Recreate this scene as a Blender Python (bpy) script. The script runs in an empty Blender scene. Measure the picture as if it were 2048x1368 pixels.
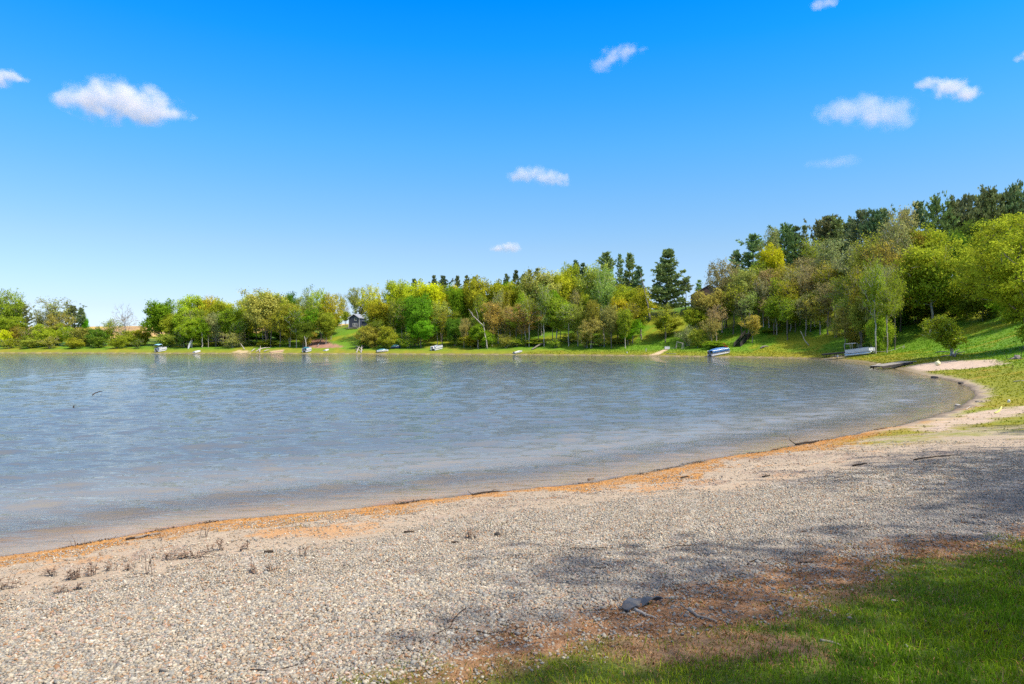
import bpy, bmesh, math, random
import numpy as np
from mathutils import Vector, Matrix

# ------------------------------------------------------------------ camera, sky, sun, exposure
SC = bpy.context.scene
COL = SC.collection
F, HZ, EYE = 2048 * 24 / 36, 690.0, 3.0          # focal length in photo pixels, horizon row, eye height over the lake
cam_d = bpy.data.cameras.new("camera")
cam_d.lens, cam_d.sensor_width = 24, 36
cam_d.shift_y = 6 / 2048
cam_d.clip_start, cam_d.clip_end = 0.1, 30000
cam = bpy.data.objects.new("camera", cam_d)
COL.objects.link(cam)
cam.location = (0, 0, EYE)
cam.rotation_euler = (math.radians(90), 0, 0)
SC.camera = cam

SUN_EL, SUN_AZ = math.radians(56), math.radians(122)     # azimuth clockwise from the view direction
S = Vector((math.sin(SUN_AZ) * math.cos(SUN_EL), math.cos(SUN_AZ) * math.cos(SUN_EL), math.sin(SUN_EL)))
sun_d = bpy.data.lights.new("sun", 'SUN')
sun_d.energy, sun_d.angle, sun_d.color = 2.85, math.radians(0.9), (1.0, 0.93, 0.82)
sun = bpy.data.objects.new("sun", sun_d)
COL.objects.link(sun)
sun.rotation_euler = S.to_track_quat('Z', 'Y').to_euler()

W = bpy.data.worlds.new("World")
SC.world = W
W.use_nodes = True
nt = W.node_tree
nt.nodes.clear()
sky = nt.nodes.new("ShaderNodeTexSky")
sky.sky_type = 'NISHITA'
sky.sun_disc = False
sky.sun_elevation, sky.sun_rotation = SUN_EL, SUN_AZ
sky.air_density, sky.dust_density, sky.ozone_density = 1.0, 0.6, 2.0
tc = nt.nodes.new("ShaderNodeTexCoord")
sep = nt.nodes.new("ShaderNodeSeparateXYZ")
nt.links.new(tc.outputs['Generated'], sep.inputs[0])
ramp = nt.nodes.new("ShaderNodeValToRGB")           # the colour of the air by height above the horizon
cr = ramp.color_ramp
SKY_STOPS = [(0.0, (.60, .72, 1.05)), (0.05, (.52, .57, .75)), (0.138, (.48, .585, .68)), (0.208, (.37, .625, .78)), (0.275, (.24, .665, .92)), (0.338, (.12, .66, 1.03)), (0.40, (.03, .645, 1.12)), (0.455, (.0, .60, 1.22)), (0.70, (2.3, 1.75, 1.3)), (1.0, (3.4, 2.1, 1.3))]
while len(cr.elements) < len(SKY_STOPS):
    cr.elements.new(0.5)
for e, (p, c) in zip(cr.elements, SKY_STOPS):
    e.position, e.color = p, (*c, 1)
nt.links.new(sep.outputs['Z'], ramp.inputs[0])
mul = nt.nodes.new("ShaderNodeMix")
mul.data_type, mul.blend_type = 'RGBA', 'MULTIPLY'
mul.inputs[0].default_value = 1
nt.links.new(sky.outputs[0], mul.inputs[6])
nt.links.new(ramp.outputs[0], mul.inputs[7])
bg = nt.nodes.new("ShaderNodeBackground")
bg.inputs[1].default_value = 0.13
wo = nt.nodes.new("ShaderNodeOutputWorld")
nt.links.new(mul.outputs[2], bg.inputs[0])
nt.links.new(bg.outputs[0], wo.inputs[0])

vs = SC.view_settings
vs.view_transform, vs.look, vs.gamma, vs.exposure = 'Standard', 'None', 1, 0.95
SC.cycles.volume_bounces = 2
SC.cycles.max_bounces = 8
SC.cycles.use_denoising = False
SC.cycles.sample_clamp_indirect = 2.0
SC.cycles.use_adaptive_sampling = False
SC.cycles.transparent_max_bounces = 16

RNG = np.random.default_rng(7)
random.seed(7)

# ------------------------------------------------------------------ noise and terrain
def vnoise(x, y, seed=0):
    xi, yi = np.floor(x).astype(np.int64), np.floor(y).astype(np.int64)
    fx, fy = x - xi, y - yi
    fx, fy = fx * fx * (3 - 2 * fx), fy * fy * (3 - 2 * fy)
    def h(a, b):
        n = (a * 374761393 + b * 668265263 + seed * 982451653) & 0xFFFFFFFF
        n = ((n ^ (n >> 13)) * 1274126177) & 0xFFFFFFFF
        return ((n ^ (n >> 16)) & 0xFFFF) / 65535.0
    return (h(xi, yi) * (1 - fx) + h(xi + 1, yi) * fx) * (1 - fy) + (h(xi, yi + 1) * (1 - fx) + h(xi + 1, yi + 1) * fx) * fy

def fbm(x, y, seed=0, octs=4):
    s, a, t = 0, 0.5, 0
    for o in range(octs):
        s = s + a * vnoise(x * 2 ** o + 17.3 * o, y * 2 ** o - 9.1 * o, seed + o)
        t += a
        a *= 0.5
    return s / t * 2 - 1

def sstep(a, b, x):
    t = np.clip((x - a) / (b - a), 0, 1)
    return t * t * (3 - 2 * t)

def flat(px, py, z=0.0):
    d = (EYE - z) * F / (py - HZ)
    return ((px - 1024) / F * d, d)

SHORE_PX = [(0, 1115), (200, 1081), (400, 1047), (600, 1026), (800, 1005), (1000, 984), (1200, 961), (1400, 924), (1600, 888), (1700, 870),
            (1800, 850), (1900, 825), (1940, 800), (1952, 782), (1925, 767), (1880, 757), (1820, 743), (1760, 731), (1700, 721), (1640, 717), (1500, 714.3),
            (1400, 713), (1300, 711.6), (1200, 710.5), (1000, 709), (800, 708), (600, 707.3), (400, 706.7), (200, 706.3), (0, 706)]
LAKE = [(-420, 262), (-430, 60), (-300, -120), (-120, -90), (-60, -46), (-27, -10.4)] + [flat(*p) for p in SHORE_PX] + [(-300, 262)]
def chaikin(pts, n=2):
    for _ in range(n):
        o = []
        for i in range(len(pts)):
            a, b = pts[i], pts[(i + 1) % len(pts)]
            o += [(a[0] * .75 + b[0] * .25, a[1] * .75 + b[1] * .25), (a[0] * .25 + b[0] * .75, a[1] * .25 + b[1] * .75)]
        pts = o
    return pts
LAKE = np.array(chaikin(LAKE, 2))

def poly_sd(x, y, poly):
    """Signed distance to a closed polygon, positive inside."""
    poly = np.asarray(poly, float)
    best = np.full(x.shape, 1e18)
    inside = np.zeros(x.shape, bool)
    for (ax, ay), (bx, by) in zip(poly, np.roll(poly, -1, 0)):
        dx, dy = bx - ax, by - ay
        t = np.clip(((x - ax) * dx + (y - ay) * dy) / (dx * dx + dy * dy + 1e-12), 0, 1)
        best = np.minimum(best, (x - ax - t * dx) ** 2 + (y - ay - t * dy) ** 2)
        if ay != by:
            inside ^= ((ay > y) != (by > y)) & (x < dx * (y - ay) / dy + ax)
    d = np.sqrt(best)
    return np.where(inside, d, -d)

PXA = [-600, 150, 300, 550, 640, 700, 800, 1000, 1250, 1400, 1500, 1800, 2048, 2600]
HILL = [0.5, 0.5, 1.5, 3, 6, 8, 10, 12, 12, 13, 16, 16, 13, 8]
def shore_dist(x, y):
    sd = -poly_sd(x, y, LAKE)
    r = np.hypot(x, y)
    return sd + fbm(x * .55, y * .55, 3) * .22 + fbm(x * 3, y * 3, 5) * .05 + fbm(x * .1, y * .1, 8) * np.clip(r - 40, 0, 60) / 60 * .8

def height_sd(x, y, sd):
    r = np.hypot(x, y)
    px = np.where(y > 1, 1024 + F * x / np.maximum(y, 1), np.where(x > 0, 2600, -600))
    far = sstep(35, 75, r)
    hm = 2.2 + 2.2 * far
    sl = 0.13 + 0.06 * far
    up = hm * (1 - np.exp(-sl * np.maximum(sd, 0) / hm))
    up = up + np.interp(px, PXA, HILL) * sstep(45, 95, r) * sstep(10, 62, sd)
    up = up + 16 * sstep(110, 420, sd) * sstep(150, 250, r) * (1 - 0.5 * sstep(400, 900, px))
    up = up + 60 * sstep(900, 2600, sd) * 0.35
    dn = -4 * (1 - np.exp(0.11 * np.minimum(sd, 0) / 4))
    h = np.where(sd > 0, up, dn)
    h = h + fbm(x * .35, y * .35, 21) * .05 * sstep(.4, 3, sd) + fbm(x * .08, y * .08, 22) * .35 * sstep(5, 30, sd) * sstep(40, 80, r)
    return h

def ht(x, y):
    x, y = np.atleast_1d(np.asarray(x, float)), np.atleast_1d(np.asarray(y, float))
    return height_sd(x, y, shore_dist(x, y))

def h1(x, y):
    return float(ht(x, y)[0])

_D = np.concatenate([np.geomspace(1.5, 40, 700), np.geomspace(40.1, 700, 900)])
def hit(px, py):
    """Where the line of sight through a photo pixel meets the ground."""
    X, Y = (px - 1024) / F * _D, _D
    g = EYE - (py - HZ) / F * _D - ht(X, Y)
    i = int(np.argmax(g < 0)) if (g < 0).any() else len(_D) - 1
    if i > 0:
        t = g[i - 1] / (g[i - 1] - g[i] + 1e-9)
        d = _D[i - 1] + (_D[i] - _D[i - 1]) * min(max(t, 0), 1)
    else:
        d = _D[0]
    x = (px - 1024) / F * d
    return Vector((x, d, max(h1(x, d), 0.0)))

def at(px, py, d):
    return Vector(((px - 1024) / F * d, d, EYE - (py - HZ) / F * d))

def poly_px(pts):
    return np.array([hit(*p)[:2] for p in pts])

# ------------------------------------------------------------------ materials
def new_mat(name):
    m = bpy.data.materials.new(name)
    m.use_nodes = True
    n = m.node_tree.nodes
    n.clear()
    out = n.new("ShaderNodeOutputMaterial")
    return m, n, m.node_tree.links, out

def paint(name, col, rough=0.5, vary=0.15, scale=3.0, metal=0.0, spec=0.4, stretch=(1, 1, 1), bump=0.0):
    m, n, l, out = new_mat(name)
    b = n.new("ShaderNodeBsdfPrincipled")
    tcn = n.new("ShaderNodeTexCoord")
    mp = n.new("ShaderNodeMapping")
    mp.inputs['Scale'].default_value = stretch
    nz = n.new("ShaderNodeTexNoise")
    nz.inputs['Scale'].default_value = scale
    nz.inputs['Detail'].default_value = 5
    l.new(tcn.outputs['Object'], mp.inputs[0])
    l.new(mp.outputs[0], nz.inputs['Vector'])
    mx = n.new("ShaderNodeMix")
    mx.data_type = 'RGBA'
    mx.inputs[6].default_value = (*[c * (1 - vary) for c in col], 1)
    mx.inputs[7].default_value = (*[min(1, c * (1 + vary)) for c in col], 1)
    l.new(nz.outputs['Fac'], mx.inputs[0])
    l.new(mx.outputs[2], b.inputs['Base Color'])
    b.inputs['Roughness'].default_value = rough
    b.inputs['Metallic'].default_value = metal
    b.inputs['Specular IOR Level'].default_value = spec
    if bump:
        bp = n.new("ShaderNodeBump")
        bp.inputs['Strength'].default_value = bump
        bp.inputs['Distance'].default_value = 0.02
        l.new(nz.outputs['Fac'], bp.inputs['Height'])
        l.new(bp.outputs[0], b.inputs['Normal'])
    l.new(b.outputs[0], out.inputs[0])
    return m

def leaf_mat(name, trans=0.4, use_vcol=False, vary=0.55):
    """Foliage: the object's own colour, each leaf a little lighter or darker, light passing through."""
    m, n, l, out = new_mat(name)
    at_ = n.new("ShaderNodeAttribute")
    at_.attribute_name = "tone"
    if use_vcol:
        base = n.new("ShaderNodeAttribute")
        base.attribute_name = "col"
        colsock = base.outputs['Color']
    else:
        oi = n.new("ShaderNodeObjectInfo")
        colsock = oi.outputs['Color']
    mr = n.new("ShaderNodeMapRange")
    mr.inputs[3].default_value, mr.inputs[4].default_value = 1 - vary, 1 + vary
    l.new(at_.outputs['Fac'], mr.inputs[0])
    sc = n.new("ShaderNodeVectorMath")
    sc.operation = 'SCALE'
    l.new(colsock, sc.inputs[0])
    l.new(mr.outputs[0], sc.inputs['Scale'])
    d = n.new("ShaderNodeBsdfDiffuse")
    t = n.new("ShaderNodeBsdfTranslucent")
    l.new(sc.outputs[0], d.inputs[0])
    l.new(sc.outputs[0], t.inputs[0])
    mx = n.new("ShaderNodeMixShader")
    mx.inputs[0].default_value = trans
    l.new(d.outputs[0], mx.inputs[1])
    l.new(t.outputs[0], mx.inputs[2])
    l.new(mx.outputs[0], out.inputs[0])
    return m

M = {}
M['leaf'] = leaf_mat('leaf', 0.42)
M['needle'] = leaf_mat('needle', 0.18, vary=0.45)
M['blade'] = leaf_mat('blade', 0.35, True, 0.35)
def bark_mat(name):
    m, n, l, out = new_mat(name)
    b = n.new("ShaderNodeBsdfPrincipled")
    oi = n.new("ShaderNodeObjectInfo")
    tcn = n.new("ShaderNodeTexCoord")
    mp = n.new("ShaderNodeMapping")
    mp.inputs['Scale'].default_value = (6, 6, 1.2)
    nz = n.new("ShaderNodeTexNoise")
    nz.inputs['Scale'].default_value = 3
    nz.inputs['Detail'].default_value = 6
    l.new(tcn.outputs['Object'], mp.inputs[0])
    l.new(mp.outputs[0], nz.inputs['Vector'])
    mr = n.new("ShaderNodeMapRange")
    mr.inputs[1].default_value, mr.inputs[2].default_value = .3, .7
    mr.inputs[3].default_value, mr.inputs[4].default_value = .55, 1.4
    l.new(nz.outputs['Fac'], mr.inputs[0])
    sc = n.new("ShaderNodeVectorMath")
    sc.operation = 'SCALE'
    l.new(oi.outputs['Color'], sc.inputs[0])
    l.new(mr.outputs[0], sc.inputs['Scale'])
    l.new(sc.outputs[0], b.inputs['Base Color'])
    b.inputs['Roughness'].default_value = .9
    b.inputs['Specular IOR Level'].default_value = .15
    l.new(b.outputs[0], out.inputs[0])
    return m
M['bark'] = bark_mat('bark')
M['white'] = paint('white_paint', (.56, .57, .58), .35, .08)
M['alu'] = paint('aluminium', (.62, .64, .66), .35, .1, metal=.6)
M['blue'] = paint('blue_vinyl', (.05, .16, .36), .5, .25)
M['navy'] = paint('navy_paint', (.012, .03, .10), .4, .2)
M['paleblue'] = paint('pale_blue_canvas', (.30, .62, .86), .7, .12)
M['teal'] = paint('teal_canvas', (.03, .16, .20), .7, .2)
M['seat'] = paint('grey_vinyl', (.45, .48, .52), .6, .15)
M['black'] = paint('black_plastic', (.02, .022, .025), .4, .3)
M['red'] = paint('faded_red_plastic', (.52, .07, .05), .5, .18)
M['yellow'] = paint('yellow_plastic', (.78, .74, .22), .4, .08)
M['cream'] = paint('cream_plastic', (.72, .70, .42), .5, .12)
M['greywood'] = paint('weathered_wood', (.27, .25, .21), .9, .4, 5, spec=.1, stretch=(.6, 5, 5), bump=.5)
M['darkwood'] = paint('dark_weathered_wood', (.055, .05, .048), .9, .4, 5, spec=.1, stretch=(1, 5, 5))
M['palewood'] = paint('bleached_wood', (.38, .34, .285), .9, .3, 6, spec=.1, stretch=(1, 6, 6), bump=.5)
M['pinkwood'] = paint('pinkish_board', (.50, .33, .24), .9, .2, 4)
M['twig'] = paint('dark_twig', (.055, .042, .032), .9, .45, 8, spec=.1)
M['greytwig'] = paint('grey_stick', (.22, .19, .16), .9, .35, 8, spec=.1)
M['weedstalk'] = paint('weed_stalk', (.15, .11, .085), .9, .4, 10, spec=.1)
M['dryleaf'] = paint('dry_leaf', (.21, .145, .10), .9, .4, 10, spec=.1)
M['slate'] = paint('dark_sheeting', (.055, .06, .07), .55, .35, 6, bump=.6)
M['siding'] = paint('navy_siding', (.045, .055, .09), .7, .2, 2, stretch=(.3, .3, 9))
M['brownwall'] = paint('brown_siding', (.09, .055, .04), .8, .25, 2, stretch=(.3, .3, 9))
M['greywall'] = paint('grey_siding', (.20, .20, .19), .8, .2, 2, stretch=(.3, .3, 9))
M['shingle'] = paint('grey_shingle', (.24, .26, .30), .8, .2, 6)
M['brownroof'] = paint('brown_shingle', (.11, .075, .06), .85, .25, 6)
M['rock'] = paint('stone', (.34, .31, .27), .85, .35, 4, bump=.8)
M['darkrock'] = paint('dark_stone', (.05, .045, .04), .8, .35, 4, bump=.8)
def glass_mat():
    m, n, l, out = new_mat('window_glass')
    b = n.new("ShaderNodeBsdfPrincipled")
    b.inputs['Base Color'].default_value = (.03, .04, .05, 1)
    b.inputs['Roughness'].default_value = .08
    l.new(b.outputs[0], out.inputs[0])
    return m
M['glass'] = glass_mat()

# ------------------------------------------------------------------ mesh helpers
def np_mesh(name, V, Fc, mats, smooth=False, attrs=None):
    """V (n,3), Fc (m,k) -> one mesh; attrs {name: ('FLOAT'|'COLOR', array per point)}."""
    me = bpy.data.meshes.new(name)
    V, Fc = np.asarray(V, np.float32), np.asarray(Fc, np.int32)
    k = Fc.shape[1]
    me.vertices.add(len(V))
    me.vertices.foreach_set('co', V.ravel())
    me.loops.add(Fc.size)
    me.loops.foreach_set('vertex_index', Fc.ravel())
    me.polygons.add(len(Fc))
    me.polygons.foreach_set('loop_start', np.arange(0, Fc.size, k, dtype=np.int32))
    if smooth:
        me.polygons.foreach_set('use_smooth', np.ones(len(Fc), bool))
    me.update(calc_edges=True)
    for an, (ty, arr) in (attrs or {}).items():
        if ty == 'FLOAT':
            a = me.attributes.new(an, 'FLOAT', 'POINT')
            a.data.foreach_set('value', np.asarray(arr, np.float32).ravel())
        else:
            a = me.attributes.new(an, 'FLOAT_COLOR', 'POINT')
            c = np.ones((len(V), 4), np.float32)
            c[:, :3] = arr
            a.data.foreach_set('color', c.ravel())
    for m in (mats if isinstance(mats, (list, tuple)) else [mats]):
        me.materials.append(m)
    return me

def link(name, data, parent=None, loc=None, label=None, cat=None, group=None, kind=None, color=None):
    o = bpy.data.objects.new(name, data)
    COL.objects.link(o)
    if parent is not None:
        o.parent = parent
    if loc is not None:
        o.location = loc
    for k_, v in (('label', label), ('category', cat), ('group', group), ('kind', kind)):
        if v:
            o[k_] = v
    if color is not None:
        o.color = (*color, 1)
    return o

def tubes(A, B, ra, rb, k=5):
    """Tapered open tubes along the segments A->B, as quads."""
    A, B = np.asarray(A, float), np.asarray(B, float)
    n = len(A)
    d = B - A
    d /= np.linalg.norm(d, axis=1, keepdims=True) + 1e-9
    ref = np.where(np.abs(d[:, 2:3]) > .9, np.array([[1., 0, 0]]), np.array([[0, 0, 1.]]))
    u = np.cross(d, ref)
    u /= np.linalg.norm(u, axis=1, keepdims=True) + 1e-9
    v = np.cross(d, u)
    a = np.arange(k) / k * 2 * np.pi
    ring = u[:, None, :] * np.cos(a)[None, :, None] + v[:, None, :] * np.sin(a)[None, :, None]
    V = np.concatenate([A[:, None] + ring * np.asarray(ra).reshape(-1, 1, 1), B[:, None] + ring * np.asarray(rb).reshape(-1, 1, 1)], 1)
    i = np.arange(k)
    q = np.stack([i, (i + 1) % k, k + (i + 1) % k, k + i], 1)
    Fc = (np.arange(n) * 2 * k)[:, None, None] + q[None]
    return V.reshape(-1, 3), Fc.reshape(-1, 4)

class MB:
    """Collects boxes, tubes, prisms; build() links them as one mesh."""
    def __init__(self):
        self.bm = bmesh.new()
    def box(self, c, s, rot=None):
        m = Matrix.Translation(Vector(c)) @ (rot.to_4x4() if rot is not None else Matrix.Identity(4)) @ Matrix.Diagonal((*s, 1))
        bmesh.ops.create_cube(self.bm, size=1, matrix=m)
        return self
    def beam(self, a, b, w, h):
        a, b = Vector(a), Vector(b)
        d = b - a
        q = d.to_track_quat('X', 'Z').to_matrix()
        return self.box((a + b) / 2, (d.length, w, h), q)
    def tube(self, pts, rad, k=8, cap=True):
        pts = [Vector(p) for p in pts]
        rad = rad if isinstance(rad, (list, tuple)) else [rad] * len(pts)
        rings = []
        for i, p in enumerate(pts):
            d = (pts[min(i + 1, len(pts) - 1)] - pts[max(i - 1, 0)]).normalized()
            ref = Vector((0, 0, 1)) if abs(d.z) < .9 else Vector((1, 0, 0))
            u = d.cross(ref).normalized()
            v = d.cross(u)
            rings.append([self.bm.verts.new(p + (u * math.cos(2 * math.pi * j / k) + v * math.sin(2 * math.pi * j / k)) * rad[i]) for j in range(k)])
        for a, b in zip(rings, rings[1:]):
            for j in range(k):
                self.bm.faces.new((a[j], a[(j + 1) % k], b[(j + 1) % k], b[j]))
        if cap:
            self.bm.faces.new(rings[0][::-1])
            self.bm.faces.new(rings[-1])
        return self
    def prism(self, prof, y0, y1):
        """Outline in x,z swept along y."""
        a = [self.bm.verts.new((x, y0, z)) for x, z in prof]
        b = [self.bm.verts.new((x, y1, z)) for x, z in prof]
        n = len(prof)
        self.bm.faces.new(a)
        self.bm.faces.new(b[::-1])
        for i in range(n):
            self.bm.faces.new((a[i], b[i], b[(i + 1) % n], a[(i + 1) % n]))
        return self
    def loft(self, rings, close=True):
        R = [[self.bm.verts.new(p) for p in r] for r in rings]
        k = len(R[0])
        for a, b in zip(R, R[1:]):
            for j in range(k if close else k - 1):
                self.bm.faces.new((a[j], a[(j + 1) % k], b[(j + 1) % k], b[j]))
        if close:
            self.bm.faces.new(R[0][::-1])
            self.bm.faces.new(R[-1])
        return self
    def build(self, name, mat, parent=None, bevel=0.0, smooth=False, **kw):
        bmesh.ops.recalc_face_normals(self.bm, faces=self.bm.faces[:])
        if bevel:
            bmesh.ops.bevel(self.bm, geom=self.bm.edges[:], offset=bevel, segments=2, affect='EDGES', clamp_overlap=True)
        me = bpy.data.meshes.new(name)
        if smooth:
            for f in self.bm.faces:
                f.smooth = True
        self.bm.to_mesh(me)
        self.bm.free()
        me.materials.append(mat)
        return link(name, me, parent, **kw)

def thing(name, label, cat, loc, rz=0.0, group=None, rot=None):
    o = link(name, None, None, loc, label, cat, group)
    o.rotation_euler = rot if rot is not None else (0, 0, rz)
    o.empty_display_size = 0.2
    return o
# ------------------------------------------------------------------ ground
GRAVEL = poly_px([(-250, 1240), (0, 1200), (300, 1150), (600, 1100), (900, 1040), (1200, 1003), (1400, 990), (1600, 960), (1800, 925), (2048, 897), (2300, 875),
                  (2350, 1050), (2048, 1062), (1900, 1082), (1700, 1098), (1600, 1128), (1400, 1165), (1250, 1205), (1100, 1245), (900, 1290), (700, 1322), (500, 1372), (300, 1500), (-900, 1800), (-900, 1400)])
GRASS = poly_px([(740, 1396), (950, 1347), (1150, 1310), (1300, 1290), (1390, 1256), (1480, 1235), (1580, 1205), (1700, 1170), (1800, 1132), (1950, 1098), (2100, 1078), (2700, 1052), (2700, 2600), (500, 2600), (680, 1500)])
DRY = [poly_px(p) for p in ([(1240, 1310), (1300, 1262), (1420, 1258), (1500, 1266), (1600, 1274), (1700, 1276), (1670, 1310), (1500, 1318), (1400, 1318), (1330, 1325)],
                            [(1430, 1250), (1560, 1205), (1640, 1188), (1740, 1165), (1680, 1205), (1560, 1240)])]
BEACH = poly_px([(1800, 737), (1850, 727), (1900, 722), (1985, 722), (2010, 728), (1960, 735), (1880, 740), (1830, 744)])
SANDSTRIP = poly_px([(1840, 852), (1900, 836), (1980, 822), (2048, 812), (2200, 795), (2200, 812), (2048, 828), (1960, 845), (1880, 862)])
PATH = poly_px([(1296, 711), (1313, 705), (1328, 699), (1337, 699), (1330, 703), (1316, 710)])
SCAR = poly_px([(612, 694), (614, 684), (628, 678), (645, 677), (655, 682), (668, 688), (690, 693), (660, 696), (630, 696)])
PATCHES = [poly_px(p) for p in ([(462, 705.5), (478, 700), (496, 701), (498, 705.5)], [(536, 705.6), (545, 701), (566, 700), (566, 705.6)],
                                [(1660, 716), (1668, 711), (1690, 710), (1690, 716)])]

ang = np.concatenate([np.arange(-56, -41, .3), np.arange(-41, 41.01, 0.115), np.arange(41.2, 60, .3), np.arange(62, 303, 3.0)])
ang = np.radians(ang)
rad = np.concatenate([np.geomspace(0.6, 30, 560), np.geomspace(30.3, 330, 250), np.geomspace(345, 3200, 46)])
AA, RR = np.meshgrid(ang, rad)
GX, GY = (RR * np.sin(AA)).ravel(), (RR * np.cos(AA)).ravel()
na, nr = len(ang), len(rad)

def mixc(c, col, f):
    return c + (np.asarray(col, float) - c) * f[:, None]

def zones(x, y, sd=None):
    """Weights of the ground's covers at points: what lies on the ground there, with ragged edges."""
    if sd is None:
        sd = shore_dist(x, y)
    r = np.hypot(x, y)
    n1, n2, n3 = fbm(x * 1.3, y * 1.3, 31), fbm(x * 5, y * 5, 41), fbm(x * .35, y * .35, 51)
    z = {'sd': sd, 'r': r, 'n1': n1, 'n2': n2, 'n3': n3}
    near = (r < 42)
    def P(poly, amp=.35, e=.25, mask=None):
        o = np.full(x.shape, -9.)
        m = mask if mask is not None else np.ones(x.shape, bool)
        if m.any():
            o[m] = poly_sd(x[m], y[m], poly)
        return o
    g = P(GRAVEL, mask=near)
    z['gravel_sd'] = g
    z['gravel'] = sstep(-.45, .45, g + n1 * .55 + n2 * .25)
    gs = P(GRASS, mask=near)
    z['grass_sd'] = gs
    z['grass'] = sstep(-.3, .3, gs + n1 * .5 + n2 * .25)
    dry = np.zeros(x.shape)
    for p in DRY:
        dry = np.maximum(dry, sstep(-.25, .2, P(p, mask=near) + n1 * .3 + n2 * .15))
    z['dry'] = dry
    px = np.where(y > 1, 1024 + F * x / np.maximum(y, 1), 5000)
    z['px'] = px
    # the strip of dried orange weed along the near waterline
    w = 1.3 + 1.0 * n1 + .7 * n2 + 1.0 * n3
    left = 1 - sstep(1720, 1830, px)
    z['orange'] = sstep(.03, .16, sd + n2 * .06) * (1 - sstep(w - .25, w + .15, sd)) * left * near * (y > -20)
    # wide grass cover away from the beach
    far = sstep(0, 5.0, (y - 17.5) + n1 * 3.2 + n2 * 1.5) * sstep(1500, 1800, px) + sstep(60, 90, r)
    bank = sstep(.35, 1.2, sd + n1 * .5) * np.clip(far, 0, 1)
    ss = sstep(-.5, .5, P(SANDSTRIP, mask=(r < 80)) + n1 * .9)
    bh = sstep(-.9, .9, P(BEACH, mask=(r > 50) & (r < 200)) + n1 * 1.2)
    z['strip'], z['beach'] = ss, bh
    z['bank'] = bank * (1 - ss * (.35 + .65 * sstep(-.35, .15, n1 + n2 * .4))) * (1 - bh)
    pm = (r > 120) & (r < 330)
    z['path'] = sstep(-.5, .5, P(PATH, mask=pm) + n1 * .5)
    z['scar'] = sstep(-1.2, 1.2, P(SCAR, mask=pm) + n1 * 1.5 + n2)
    pt = np.zeros(x.shape)
    for p in PATCHES:
        pt = np.maximum(pt, sstep(-.7, .7, P(p, mask=pm) + n1))
    z['patch'] = pt
    z['mud'] = (1 - sstep(.15, .7, sd + n1 * .5)) * sstep(1780, 1860, px) * (r < 75) * (r > 25)
    return z

def grey_gravel_shade(x, y):  # grey crushed stone at right, deepened to paint tree shade into its colour
    return .78 * sstep(-2.2, 5.5, x + fbm(x * .5, y * .5, 401) * 2.5) * sstep(-6.2, -3.0, -(y - .62 * x) + 1.5)

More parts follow.
